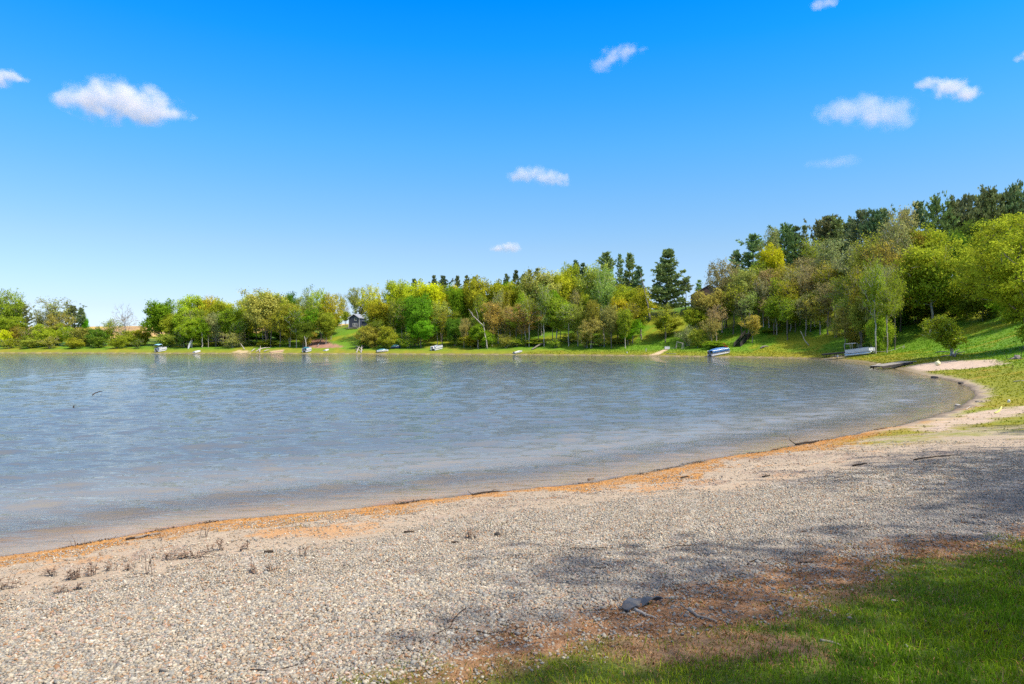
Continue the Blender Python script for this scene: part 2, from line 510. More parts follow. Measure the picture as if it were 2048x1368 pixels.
def ground_colour(x, y, z):
    n1, n2, n3, sd, r = z['n1'], z['n2'], z['n3'], z['sd'], z['r']
    n4 = fbm(x * 16, y * 16, 61, 3)
    c = np.tile(np.array([.40, .32, .225]), (len(x), 1)) * (1 + .18 * n1 + .14 * n2 + .12 * n4)[:, None]      # dry tan sand with bits
    c = mixc(c, (.30, .21, .15), sstep(.1, .6, n1 + n2 * .6) * .6)
    c = mixc(c, (.20, .135, .105), sstep(.0, .5, n1 * .5 - n3 * .6 + n2 * .5) * .55 * (r < 30))
    gr = np.array([.33, .30, .245]) * (1 + .22 * n2 + .3 * n4)[:, None]
    c = c + (gr - c) * (z['gravel'] * .92)[:, None]
    c = mixc(c, (.44, .22, .07), sstep(.16, .42, n3 * .45 + fbm(x * .9, y * .9, 37) * .8 + n2 * .35) * .75 * (r < 40) * (1 - sstep(2.2, 4.2, sd)))
    c = mixc(c, (.16, .16, .158), z['gravel'] * grey_gravel_shade(x, y))
    dead = np.array([.27, .15, .075]) * (1 + .45 * n2 + .4 * n4)[:, None]
    inl = sstep(-.5, .3, -np.maximum(z['gravel_sd'], -9) + n1 * .3) * (sd > 5) * (r < 30) * (x - y < 0)
    c = c + (dead - c) * (sstep(-2.3, -.9, z['grass_sd'] + n1 * .9 + n2 * .5) * (1 - z['gravel'] * .85))[:, None]
    gg = np.array([.07, .11, .014]) * (1 + .3 * n2)[:, None]
    c = c + (gg - c) * z['grass'][:, None]
    dr = np.array([.25, .15, .085]) * (1 + .3 * n2 + .3 * n4)[:, None]
    c = c + (dr - c) * (z['dry'] * .9)[:, None]
    orange = np.array([.37, .195, .062]) * (1 + .3 * n1 + .35 * n2 + .3 * n4)[:, None]
    c = c + (orange - c) * (z['orange'] * np.clip(.75 + .7 * n1 + .5 * n2, .08, 1))[:, None]
    # far and right-hand grass: green with yellow, olive and dry patches
    f1, f2 = fbm(x * .12, y * .12, 71), fbm(x * .45, y * .45, 75)
    g = np.tile(np.array([.105, .215, .010]), (len(x), 1))
    g = mixc(g, (.20, .225, .012), sstep(-.1, .45, f1 + f2 * .6))
    g = mixc(g, (.26, .185, .03), sstep(.25, .7, f2 + n1 * .4 - .03 * sd) * .9)
    g = mixc(g, (.25, .20, .02), (1 - sstep(2, 13, sd)) * .6)
    g = mixc(g, (.03, .05, .012), sstep(35, 70, sd) * .6 * (1 - sstep(105, 130, sd)))
    g = g * (1 + .18 * n1 + .12 * n2)[:, None]
    c = c + (g - c) * z['bank'][:, None]
    sandc = np.array([.46, .355, .26]) * (1 + .15 * n1 + .15 * n2)[:, None]
    c = c + (sandc - c) * np.clip(z['strip'] * .75 + z['beach'], 0, 1)[:, None]
    c = c + (np.array([.50, .38, .24]) - c) * np.maximum(z['path'], z['patch'] * .8)[:, None]
    c = c + (np.array([.30, .17, .12]) * (1 + .3 * n1)[:, None] - c) * z['scar'][:, None]
    c = mixc(c, (.13, .105, .075), z['mud'] * .75)
    fld = sstep(150, 190, sd) * (r > 250)
    fc = mixc(np.tile(np.array([.52, .36, .10]), (len(x), 1)), (.36, .23, .10), sstep(-.2, .3, fbm(x * .03, y * .012, 81)))
    c = c + (fc - c) * fld[:, None]
    wet = (1 - sstep(.0, .16, sd + n2 * .08)) * (sd > -2.5)
    c = c * (1 - (.42 * sstep(-.12, .0, sd) + .12) * wet)[:, None]
    c = mixc(c, (.36, .29, .20), (1 - sstep(-.5, .0, sd)) * .7)
    c = mixc(c, (.22, .19, .13), (1 - sstep(-5, -2.5, sd)) * .8)
    c = mixc(c, (.14, .115, .045), (1 - sstep(.6, 1.6, sd + n1 * .4)) * (sd > -.6) * sstep(60, 100, r) * .8)
    return np.clip(c, .005, .9)

SDG = shore_dist(GX, GY)
ZG = zones(GX, GY, SDG)
GZ = height_sd(GX, GY, SDG)
GZ = GZ + .012 * fbm(GX * 6, GY * 6, 91) * (ZG['r'] < 40) * sstep(.2, .8, SDG)
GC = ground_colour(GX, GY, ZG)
ii, jj = np.meshgrid(np.arange(nr - 1), np.arange(na), indexing='ij')
quads = np.stack([ii * na + jj, ii * na + (jj + 1) % na, (ii + 1) * na + (jj + 1) % na, (ii + 1) * na + jj], -1).reshape(-1, 4)

def ground_mat():
    m, n, l, out = new_mat('ground')
    b = n.new("ShaderNodeBsdfPrincipled")
    c = n.new("ShaderNodeAttribute")
    c.attribute_name = 'col'
    g = n.new("ShaderNodeAttribute")
    g.attribute_name = 'grain'
    tcn = n.new("ShaderNodeTexCoord")
    vo = n.new("ShaderNodeTexVoronoi")
    vo.inputs['Scale'].default_value = 44
    vo.inputs['Randomness'].default_value = 1
    l.new(tcn.outputs['Object'], vo.inputs['Vector'])
    sepc = n.new("ShaderNodeSeparateColor")
    l.new(vo.outputs['Color'], sepc.inputs[0])
    nz = n.new("ShaderNodeTexNoise")
    nz.inputs['Scale'].default_value = 60
    nz.inputs['Detail'].default_value = 6
    l.new(tcn.outputs['Object'], nz.inputs['Vector'])
    pick = n.new("ShaderNodeMix")                 # stones where gravel lies, fine grit elsewhere
    l.new(g.outputs['Fac'], pick.inputs[0])
    l.new(nz.outputs['Fac'], pick.inputs[2])
    l.new(sepc.outputs[0], pick.inputs[3])
    mr = n.new("ShaderNodeMapRange")
    mr.inputs[1].default_value, mr.inputs[2].default_value = .15, .85
    mr.inputs[3].default_value, mr.inputs[4].default_value = .5, 1.5
    l.new(pick.outputs[0], mr.inputs[0])
    sc = n.new("ShaderNodeVectorMath")
    sc.operation = 'SCALE'
    l.new(c.outputs['Color'], sc.inputs[0])
    l.new(mr.outputs[0], sc.inputs['Scale'])
    l.new(sc.outputs[0], b.inputs['Base Color'])
    b.inputs['Roughness'].default_value = .9
    b.inputs['Specular IOR Level'].default_value = .2
    inv = n.new("ShaderNodeMath")
    inv.operation = 'SUBTRACT'
    inv.inputs[0].default_value = 1
    l.new(vo.outputs['Distance'], inv.inputs[1])
    hm = n.new("ShaderNodeMix")
    l.new(g.outputs['Fac'], hm.inputs[0])
    l.new(nz.outputs['Fac'], hm.inputs[2])
    l.new(inv.outputs[0], hm.inputs[3])
    bp = n.new("ShaderNodeBump")
    bp.inputs['Strength'].default_value = .8
    bp.inputs['Distance'].default_value = .012
    l.new(hm.outputs[0], bp.inputs['Height'])
    l.new(bp.outputs[0], b.inputs['Normal'])
    l.new(b.outputs[0], out.inputs[0])
    return m
gm = np_mesh('ground', np.stack([GX, GY, GZ], 1), quads, ground_mat(), True, {'col': ('COLOR', GC), 'grain': ('FLOAT', ZG['gravel'])})
ground = link('ground', gm, kind='structure')

# ------------------------------------------------------------------ lake
wr = np.concatenate([np.geomspace(6.5, 60, 480), np.geomspace(60.3, 330, 330)])
wa = np.radians(np.concatenate([np.arange(-60, -41, 1.0), np.arange(-41, 41.01, .12), np.arange(43, 60, 3.)]))
WA, WR = np.meshgrid(wa, wr)
WX, WY = (WR * np.sin(WA)).ravel(), (WR * np.cos(WA)).ravel()
WSD = shore_dist(WX, WY)
WD = np.maximum(-height_sd(WX, WY, WSD), 0)
rw = np.hypot(WX, WY)
rg = np.random.default_rng(11)
WZ = np.zeros_like(WX)
for k in range(64):
    lam = 0.24 * (2.3 / .24) ** (rg.random() ** 1.5)
    th = math.radians(rg.normal(-76, 18))           # travelling towards the beach
    kx, ky = math.cos(th) * 2 * math.pi / lam, math.sin(th) * 2 * math.pi / lam
    amp = .0043 * lam ** .95
    res = rw * .0048     # mesh spacing
    WZ += amp * np.sin(kx * WX + ky * WY + rg.random() * 6.283 + 1.4 * fbm(WX * .11, WY * .11, 200 + k)) * sstep(2.2, 4.5, lam / res)
WZ *= sstep(.0, .20, WD) * (.75 + .5 * vnoise(WX * .07, WY * .07, 5)) 
na2, nr2 = len(wa), len(wr)
ii, jj = np.meshgrid(np.arange(nr2 - 1), np.arange(na2 - 1), indexing='ij')
wq = np.stack([ii * na2 + jj, ii * na2 + jj + 1, (ii + 1) * na2 + jj + 1, (ii + 1) * na2 + jj], -1).reshape(-1, 4)
wq = wq[(WSD[wq] < .4).any(1)]
used = np.unique(wq)
remap = np.zeros(len(WX), np.int64)
remap[used] = np.arange(len(used))
def water_mat():
    m, n, l, out = new_mat('lake_water')
    geo = n.new("ShaderNodeNewGeometry")
    mp = n.new("ShaderNodeMapping")
    mp.inputs['Rotation'].default_value = (0, 0, math.radians(-12))
    mp.inputs['Scale'].default_value = (.34, 1.35, 1)
    l.new(geo.outputs['Position'], mp.inputs[0])
    n1 = n.new("ShaderNodeTexNoise")
    n1.inputs['Scale'].default_value = 4.0
    n1.inputs['Detail'].default_value = 5
    n1.inputs['Roughness'].default_value = .58
    n1.inputs['Distortion'].default_value = .35
    l.new(mp.outputs[0], n1.inputs['Vector'])
    bp = n.new("ShaderNodeBump")
    bp.inputs['Strength'].default_value = 1
    bp.inputs['Distance'].default_value = WBUMP
    l.new(n1.outputs['Fac'], bp.inputs['Height'])
    fr = n.new("ShaderNodeFresnel")
    fr.inputs['IOR'].default_value = 1.33
    l.new(bp.outputs[0], fr.inputs['Normal'])
    gl = n.new("ShaderNodeBsdfGlossy")
    gl.inputs['Color'].default_value = (1, .94, .86, 1)
    gl.inputs['Roughness'].default_value = .035
    l.new(bp.outputs[0], gl.inputs['Normal'])
    df = n.new("ShaderNodeBsdfDiffuse")
    tr = n.new("ShaderNodeBsdfTransparent")
    dp = n.new("ShaderNodeAttribute")
    dp.attribute_name = 'depth'
    silt = n.new("ShaderNodeMapRange")                # stirred-up sand makes the shallows pale
    silt.inputs[1].default_value, silt.inputs[2].default_value = .06, .75
    l.new(dp.outputs['Fac'], silt.inputs[0])
    bc = n.new("ShaderNodeMix")
    bc.data_type = 'RGBA'
    bc.inputs[6].default_value = (.27, .25, .21, 1)
    bc.inputs[7].default_value = (*WBODY, 1)
    l.new(silt.outputs[0], bc.inputs[0])
    l.new(bc.outputs[2], df.inputs['Color'])
    mr = n.new("ShaderNodeMapRange")
    mr.interpolation_type = 'SMOOTHSTEP'
    mr.inputs[1].default_value, mr.inputs[2].default_value = 0.0, .42
    mr.inputs[3].default_value, mr.inputs[4].default_value = .06, 1
    l.new(dp.outputs['Fac'], mr.inputs[0])
    body = n.new("ShaderNodeMixShader")
    l.new(mr.outputs[0], body.inputs[0])
    l.new(tr.outputs[0], body.inputs[1])
    l.new(df.outputs[0], body.inputs[2])
    fin = n.new("ShaderNodeMixShader")
    l.new(fr.outputs[0], fin.inputs[0])
    l.new(body.outputs[0], fin.inputs[1])
    l.new(gl.outputs[0], fin.inputs[2])
    l.new(fin.outputs[0], out.inputs[0])
    return m
WBUMP, WBODY = .040, (.112, .126, .134)
wm = np_mesh('lake_water', np.stack([WX, WY, WZ], 1)[used], remap[wq], water_mat(), True, {'depth': ('FLOAT', WD[used])})
link('lake_water', wm, kind='structure')
# ------------------------------------------------------------------ gravel, grass and litter
def polar_pts(n, r0, r1, a=53):
    r = np.sqrt(RNG.random(n) * (r1 * r1 - r0 * r0) + r0 * r0)
    t = np.radians((RNG.random(n) * 2 - 1) * a)
    return r * np.sin(t), r * np.cos(t)

def ico(sub):
    bm = bmesh.new()
    if sub:
        bmesh.ops.create_icosphere(bm, subdivisions=1, radius=1)
        V = np.array([v.co[:] for v in bm.verts])
        Fc = np.array([[v.index for v in f.verts] for f in bm.faces])
    else:
        V = np.array([(1, 0, 0), (0, 1, 0), (-1, 0, 0), (0, -1, 0), (0, 0, 1.), (0, 0, -1.)])
        Fc = np.array([(0, 1, 4), (1, 2, 4), (2, 3, 4), (3, 0, 4), (1, 0, 5), (2, 1, 5), (3, 2, 5), (0, 3, 5)])
    bm.free()
    return V, Fc

PAL = np.array([(.50, .42, .31), (.56, .50, .41), (.40, .29, .19), (.31, .295, .265), (.21, .20, .19), (.11, .105, .10), (.36, .17, .07), (.42, .28, .22), (.44, .37, .28), (.26, .21, .16)])
PAL = PAL * .72 + PAL.mean(0) * .28
PALP = np.array([.17, .09, .15, .18, .12, .05, .06, .07, .07, .04])
def pebbles(n, r0, r1, sub, size):
    x, y = polar_pts(n, r0, r1)
    z = zones(x, y)
    keep = RNG.random(n) < np.clip(z['gravel'] * 1.0 + (.10 + .25 * sstep(-.1, .4, z['n1'])) * (z['sd'] > .6) * (1 - z['bank']) * (1 - z['grass']) + .05 * (z['grass_sd'] > -1.5) * (1 - z['grass']), 0, 1)
    x, y, sd = x[keep], y[keep], z['sd'][keep]
    n = len(x)
    zz = height_sd(x, y, sd)
    s = size * np.exp(RNG.normal(0, .30, n))
    V0, F0 = ico(sub)
    R = np.exp(RNG.normal(0, .13, (n, len(V0), 1)))
    V = V0[None] * R * np.stack([s, s * RNG.uniform(.62, .95, n), s * RNG.uniform(.42, .72, n)], 1)[:, None]
    a = RNG.random(n) * 6.283
    ca, sa = np.cos(a)[:, None], np.sin(a)[:, None]
    tx = RNG.normal(0, .3, n)[:, None]
    vx, vy, vz = V[..., 0], V[..., 1], V[..., 2] + V[..., 0] * tx
    P = np.stack([vx * ca - vy * sa + x[:, None], vx * sa + vy * ca + y[:, None], vz + (zz + s * .22)[:, None]], -1)
    Fc = (np.arange(n) * len(V0))[:, None, None] + F0[None]
    ci = RNG.choice(len(PAL), n, p=PALP)
    c = PAL[ci] * np.array([.95, 1.0, .98]) * .92 * np.exp(RNG.normal(0, .14, (n, 1)))
    c = mixc(c, (.165, .165, .163), grey_gravel_shade(x, y) * RNG.uniform(.5, 1.3, n).clip(0, 1))
    return P.reshape(-1, 3), Fc.reshape(-1, 3), np.repeat(c, len(V0), 0)

def vcol_mat(name, rough=.75, spec=.3, gain=1.0, bumpy=False):
    m, n, l, out = new_mat(name)
    b = n.new("ShaderNodeBsdfPrincipled")
    c = n.new("ShaderNodeAttribute")
    c.attribute_name = 'col'
    nz = n.new("ShaderNodeTexNoise")
    nz.inputs['Scale'].default_value = 120
    tcn = n.new("ShaderNodeTexCoord")
    l.new(tcn.outputs['Object'], nz.inputs['Vector'])
    mr = n.new("ShaderNodeMapRange")
    mr.inputs[3].default_value, mr.inputs[4].default_value = .75 * gain, 1.25 * gain
    l.new(nz.outputs['Fac'], mr.inputs[0])
    sc = n.new("ShaderNodeVectorMath")
    sc.operation = 'SCALE'
    l.new(c.outputs['Color'], sc.inputs[0])
    l.new(mr.outputs[0], sc.inputs['Scale'])
    l.new(sc.outputs[0], b.inputs['Base Color'])
    b.inputs['Roughness'].default_value = rough
    b.inputs['Specular IOR Level'].default_value = spec
    l.new(b.outputs[0], out.inputs[0])
    return m
parts = [pebbles(180000, 2.6, 7.5, True, .0118), pebbles(295000, 7.5, 13, False, .0122), pebbles(255000, 13, 22, False, .0140)]
off, PV, PF, PC = 0, [], [], []
for v, f, c in parts:
    PV.append(v); PF.append(f + off); PC.append(c)
    off += len(v)
link('gravel', np_mesh('gravel', np.concatenate(PV), np.concatenate(PF), vcol_mat('pebble'), True, {'col': ('COLOR', np.concatenate(PC))}), kind='stuff',
     label='pale rounded gravel spread over the near beach', cat='gravel')

def blades(x, y, zz, h, w, lean, col, tone, nseg=2):
    """Curved tapering grass blades as triangles."""
    n = len(x)
    a = RNG.random(n) * 6.283
    dx, dy = np.cos(a), np.sin(a)
    b = RNG.random(n) * 6.283
    lx, ly = np.cos(b) * lean * h, np.sin(b) * lean * h
    base = np.stack([x, y, zz - .005], 1)
    side = np.stack([dx * w, dy * w, np.zeros(n)], 1)
    mid = base + np.stack([lx * .35, ly * .35, h * .6], 1)
    tip = base + np.stack([lx, ly, h * np.clip(1 - lean * .35, .25, 1)], 1)
    V = np.stack([base - side, base + side, mid - side * .7, mid + side * .7, tip], 1)
    T = np.array([(0, 1, 3), (0, 3, 2), (2, 3, 4)])
    Fc = (np.arange(n) * 5)[:, None, None] + T[None]
    return V.reshape(-1, 3), Fc.reshape(-1, 3), np.repeat(col, 5, 0), np.repeat(tone, 5)

def green_col(x, y, n):
    f = fbm(x * .9, y * .9, 301)
    f2 = fbm(x * 3.1, y * 3.1, 305)
    c = np.tile(np.array([.20, .31, .013]), (n, 1))
    c = mixc(c, (.28, .345, .015), sstep(-.2, .45, f + .5 * f2) * .8)
    c = mixc(c, (.10, .215, .012), sstep(.0, .5, -f + .4 * f2) * .6)
    dead = RNG.random(n) < .05 + .22 * sstep(.05, .45, fbm(x * 1.4, y * 1.4, 309))
    c[dead] = (.30, .22, .10)
    return c * np.exp(RNG.normal(0, .16, (n, 1)))

GV, GF, GCc, GT, goff = [], [], [], [], 0
def add_blades(*a):
    global goff
    v, f, c, t = blades(*a)
    GV.append(v); GF.append(f + goff); GCc.append(c); GT.append(t)
    goff += len(v)

# mown bank grass in the foreground
n = 860000
x, y = polar_pts(n, 2.6, 15)
z = zones(x, y)
k = RNG.random(n) < np.clip(z['grass'] * 1.1 * (1 - .8 * z['dry']), 0, 1) * np.clip(1.15 - z['r'] / 22, .4, 1)
x, y, r = x[k], y[k], z['r'][k]
zz = height_sd(x, y, z['sd'][k])
edge = np.clip(z['grass_sd'][k] / 1.2, 0, 1)
h = (.026 + .037 * edge) * np.exp(RNG.normal(0, .3, len(x))) * (1 + .35 * fbm(x * 2.2, y * 2.2, 311))
gc = green_col(x, y, len(x))
gc = mixc(gc, (.23, .17, .05), (1 - edge) * .55 * RNG.random(len(x)))
add_blades(x, y, zz, h, 0.0016 + .0003 * r, RNG.uniform(.15, 1.0, len(x)), gc, RNG.random(len(x)))
# dead grass and leaf litter between gravel and grass
n = 440000
x, y = polar_pts(n, 2.6, 17)
z = zones(x, y)
wgt = np.clip(sstep(-2.3, -.7, z['grass_sd'] + z['n1'] * .8) * (1 - z['grass'] * .75) * (1 - z['gravel'] * .93) + z['dry'] * .9 + .022 * z['gravel'] + .05 * z['gravel'] * (z['n1'] > .35), 0, 1)
k = RNG.random(n) < wgt * .75
x, y, r = x[k], y[k], z['r'][k]
zz = height_sd(x, y, z['sd'][k])
pal = np.array([(.40, .21, .095), (.30, .15, .06), (.46, .28, .15), (.18, .09, .045), (.50, .35, .21), (.20, .19, .04)])
c = pal[RNG.choice(6, len(x), p=[.3, .25, .17, .14, .07, .07])] * np.exp(RNG.normal(0, .2, (len(x), 1)))
add_blades(x, y, zz, RNG.uniform(.012, .045, len(x)), .002 + .0005 * r, RNG.uniform(.7, 2.6, len(x)), c, RNG.random(len(x)))
# orange dried weed and twiggy bits along the water
n = 350000
x, y = polar_pts(n, 8, 26, 51)
z = zones(x, y)
wgt = np.clip(z['orange'] * 1.0 + .10 * (z['sd'] > .2) * (z['sd'] < 2.6) * (1 - z['gravel']) * (1 - z['grass']), 0, 1)
k = RNG.random(n) < wgt * .6
x, y, r, o = x[k], y[k], z['r'][k], z['orange'][k]
zz = height_sd(x, y, z['sd'][k])
c = np.where((RNG.random(len(x)) < o)[:, None], np.array([[.50, .24, .055]]), np.array([[.20, .13, .08]])) * np.exp(RNG.normal(0, .28, (len(x), 1)))
yg = sstep(.2, .5, fbm(x * .6, y * .6, 331)) * (RNG.random(len(x)) < .5)
c = mixc(c, (.34, .36, .04), yg * o * .7)
add_blades(x, y, zz, RNG.uniform(.01, .035, len(x)), .003 + .0004 * r, RNG.uniform(.8, 3, len(x)), c, RNG.random(len(x)))
# dark wet bits washed up along the waterline
n = 420000
x, y = polar_pts(n, 9, 30, 38)
sdw = shore_dist(x, y)
k = (sdw > -.03) & (sdw < .22)
x, y, sdw = x[k], y[k], sdw[k]
k = RNG.random(len(x)) < sstep(-.15, .45, fbm(x * 1.1, y * 1.1, 351) + .5 * fbm(x * 4, y * 4, 353)) * .9
x, y, sdw = x[k], y[k], sdw[k]
c = np.array([[.07, .05, .035]]) * np.exp(RNG.normal(0, .5, (len(x), 1)))
add_blades(x, y, np.maximum(height_sd(x, y, sdw), .004), RNG.uniform(.012, .05, len(x)), RNG.uniform(.004, .012, len(x)), RNG.uniform(.8, 3, len(x)), c, RNG.random(len(x)))
# rougher grass on the far banks
n = 650000
x, y = polar_pts(n, 24, 215, 50)
keep = RNG.random(n) < np.clip((62 / np.hypot(x, y)) ** 1.15, 0, 1)
x, y = x[keep], y[keep]
z = zones(x, y)
keep = RNG.random(len(x)) < z['bank'] * (1 - z['mud']) * (z['sd'] > .7) * (1 - z['path']) * (1 - z['scar']) * (z['sd'] < 75) * (1 - .7 * z['patch'])
x, y = x[keep], y[keep]
zf = {k_: v[keep] for k_, v in z.items()}
c = ground_colour(x, y, zf) * 1.25 * np.exp(RNG.normal(0, .12, (len(x), 1)))
add_blades(x, y, height_sd(x, y, zf['sd']), (.025 + .0007 * zf['r']) * np.exp(RNG.normal(0, .3, len(x))), .012 + .0006 * zf['r'], RNG.uniform(.2, 1.1, len(x)), c, RNG.uniform(.35, .75, len(x)))
link('grass', np_mesh('grass', np.concatenate(GV), np.concatenate(GF), M['blade'], False, {'col': ('COLOR', np.concatenate(GCc)), 'tone': ('FLOAT', np.concatenate(GT))}), kind='stuff',
     label='green grass and dry brown thatch on the banks', cat='grass')

# ------------------------------------------------------------------ trees
def decid(seed, cb=.28, rx=.36, n=200, leaves=5000, ls=.030, lump=.3, tr=.016, sig=.042, bf=.3, shell=.45, stems=1, top=1.0, skew=0.0, sides=5, tipr=.0011, fork=.45):
    """A broadleaf tree of unit height: limbs grown as a spanning tree through points of the crown, leaves in clumps on the twigs."""
    rg = np.random.default_rng(seed)
    cz, rz = (cb + 1) / 2, (1 - cb) / 2
    q = rg.normal(size=(n * 3, 3))
    q /= np.linalg.norm(q, axis=1, keepdims=True)
    ph = rg.random((6, 3)) * 6.283
    fr = rg.normal(size=(6, 3)) * 2.2
    lob = sum(np.sin(q @ fr[i] + ph[i, 0]) for i in range(6)) / 2.2
    R = (1 + lump * lob) * rg.random(n * 3) ** shell
    pz = q[:, 2]
    wid = np.where(pz < 0, 1 - .35 * np.abs(pz), 1 - .12 * pz)
    pts = np.stack([q[:, 0] * rx * wid * R, q[:, 1] * rx * wid * R, cz + pz * rz * np.clip(R, 0, 1.15)], 1)
    pts[:, 0] += skew * (pts[:, 2] - cb)
    pts = pts[(pts[:, 2] < 1.0) & (pts[:, 2] > cb * .6)][:n]
    N, PA, PL = [], [], []
    for s in range(stems):
        base = np.array([0., 0, 0]) if stems == 1 else np.array([*rg.normal(0, .06, 2), 0])
        lean = rg.normal(0, .05 if stems == 1 else .2, 2) + np.array([skew * .3, 0])
        hgt = cb + fork * (1 - cb) * (1 if stems == 1 else rg.uniform(.5, 1))
        m = 9
        wob = np.cumsum(rg.normal(0, .008, (m, 2)), 0)
        for i in range(m):
            t = i / (m - 1)
            p = base + np.array([lean[0] * t * t + wob[i, 0], lean[1] * t * t + wob[i, 1], hgt * t])
            if i == 0:
                p[2] -= .02
                PA.append(-1); PL.append(0.)
            else:
                PA.append(len(N) - 1); PL.append(PL[-1] + float(np.linalg.norm(p - N[-1])))
            N.append(p)
    nt_ = len(N)
    c0 = np.array([0, 0, cb * .9])
    order = np.argsort(np.linalg.norm((pts - c0) * np.array([1, 1, .8]), axis=1))
    arr = np.zeros((nt_ + len(pts), 3)); arr[:nt_] = N
    pl = np.zeros(len(arr)); pl[:nt_] = PL
    pa = np.full(len(arr), -1); pa[:nt_] = PA
    k = nt_
    for i in order:
        p = pts[i]
        d = np.linalg.norm(arr[:k] - p, axis=1)
        up = arr[:k, 2] > p[2] + .02
        cost = d + bf * pl[:k] + up * .12 + (arr[:k, 2] < cb * .55) * .4
        j = int(np.argmin(cost))
        arr[k], pa[k], pl[k] = p, j, pl[j] + d[j]
        k += 1
    rad_ = np.zeros(k)
    for i in range(k - 1, -1, -1):
        if rad_[i] == 0:
            rad_[i] = tipr ** 2.1
        if pa[i] >= 0:
            rad_[pa[i]] += rad_[i]
    rad_ = rad_ ** (1 / 2.1)
    roots = [i for i in range(k) if pa[i] < 0]
    rad_ *= tr / rad_[roots].max() / (1 if stems == 1 else 1.3)
    rad_ = np.maximum(rad_, tipr)
    for i in roots:
        rad_[i] *= 1.45
    ch = np.array([i for i in range(k) if pa[i] >= 0])
    A, B = arr[pa[ch]], arr[ch]
    # bend each limb at its middle
    mid = (A + B) / 2 + rg.normal(0, 1, A.shape) * np.linalg.norm(B - A, axis=1, keepdims=True) * .07
    mid[:, 2] += np.where(ch >= nt_, np.linalg.norm(B - A, axis=1) * .06, 0)
    rm = np.minimum(rad_[pa[ch]], rad_[ch] * 1.35)
    V, Q = tubes(np.concatenate([A, mid]), np.concatenate([mid, B]), np.concatenate([rm, (rm + rad_[ch]) / 2]), np.concatenate([(rm + rad_[ch]) / 2, rad_[ch]]), sides)
    # fine twigs
    nk = len(arr) - nt_
    tw = rg.integers(nt_, k, nk * 2)
    dirs = rg.normal(size=(len(tw), 3)); dirs[:, 2] = np.abs(dirs[:, 2]) * .8 + .1
    out = arr[tw] - np.array([0, 0, cz]); out /= np.linalg.norm(out, axis=1, keepdims=True) + 1e-6
    dirs = dirs / np.linalg.norm(dirs, axis=1, keepdims=True) + out * .8
    E = arr[tw] + dirs * rg.uniform(.02, .06, (len(tw), 1))
    V2, Q2 = tubes(arr[tw], E, np.full(len(tw), tipr), np.full(len(tw), tipr * .5), 3)
    Q2 = np.concatenate([Q2]) + len(V)
    bark = np_mesh('trunk', np.concatenate([V, V2]), np.concatenate([Q, Q2]), M['bark'], True)
    crown = None
    if leaves:
        cand = np.arange(nt_, k)
        cen = np.concatenate([arr[cand], E, (arr[cand] + arr[pa[cand]]) / 2])
        wt = np.concatenate([np.ones(len(cand)), np.ones(len(E)) * .8, np.full(len(cand), .5)])
        wt = wt * rg.uniform(.15, 1.6, len(wt)) ** 1.3
        ci = rg.choice(len(cen), leaves, p=wt / wt.sum())
        clump = rg.random(len(cen))
        pos = cen[ci] + rg.normal(0, 1, (leaves, 3)) * np.array([sig, sig, sig * .7])
        outn = pos - np.array([0, 0, cz - .1]); outn /= np.linalg.norm(outn, axis=1, keepdims=True) + 1e-6
        nrm = rg.normal(size=(leaves, 3)) * .75 + outn * .7 + np.array([0, 0, .45])
        crown = leaf_mesh(pos, nrm, ls * np.exp(rg.normal(0, .25, leaves)), clump[ci] * .6 + rg.random(leaves) * .4, M['leaf'], rg)
    return bark, crown

def leaf_mesh(pos, nrm, s, tone, mat, rg, asp=.62):
    nrm /= np.linalg.norm(nrm, axis=1, keepdims=True) + 1e-9
    t = np.cross(nrm, rg.normal(size=nrm.shape)); t /= np.linalg.norm(t, axis=1, keepdims=True) + 1e-9
    b = np.cross(nrm, t)
    s = s[:, None]
    V = np.stack([pos - t * s, pos + b * s * asp + nrm * s * .15, pos + t * s, pos - b * s * asp + nrm * s * .15], 1)
    n = len(pos)
    Fc = (np.arange(n) * 4)[:, None] + np.arange(4)[None]
    return np_mesh('crown', V.reshape(-1, 3), Fc, mat, False, {'tone': ('FLOAT', np.repeat(tone, 4))})

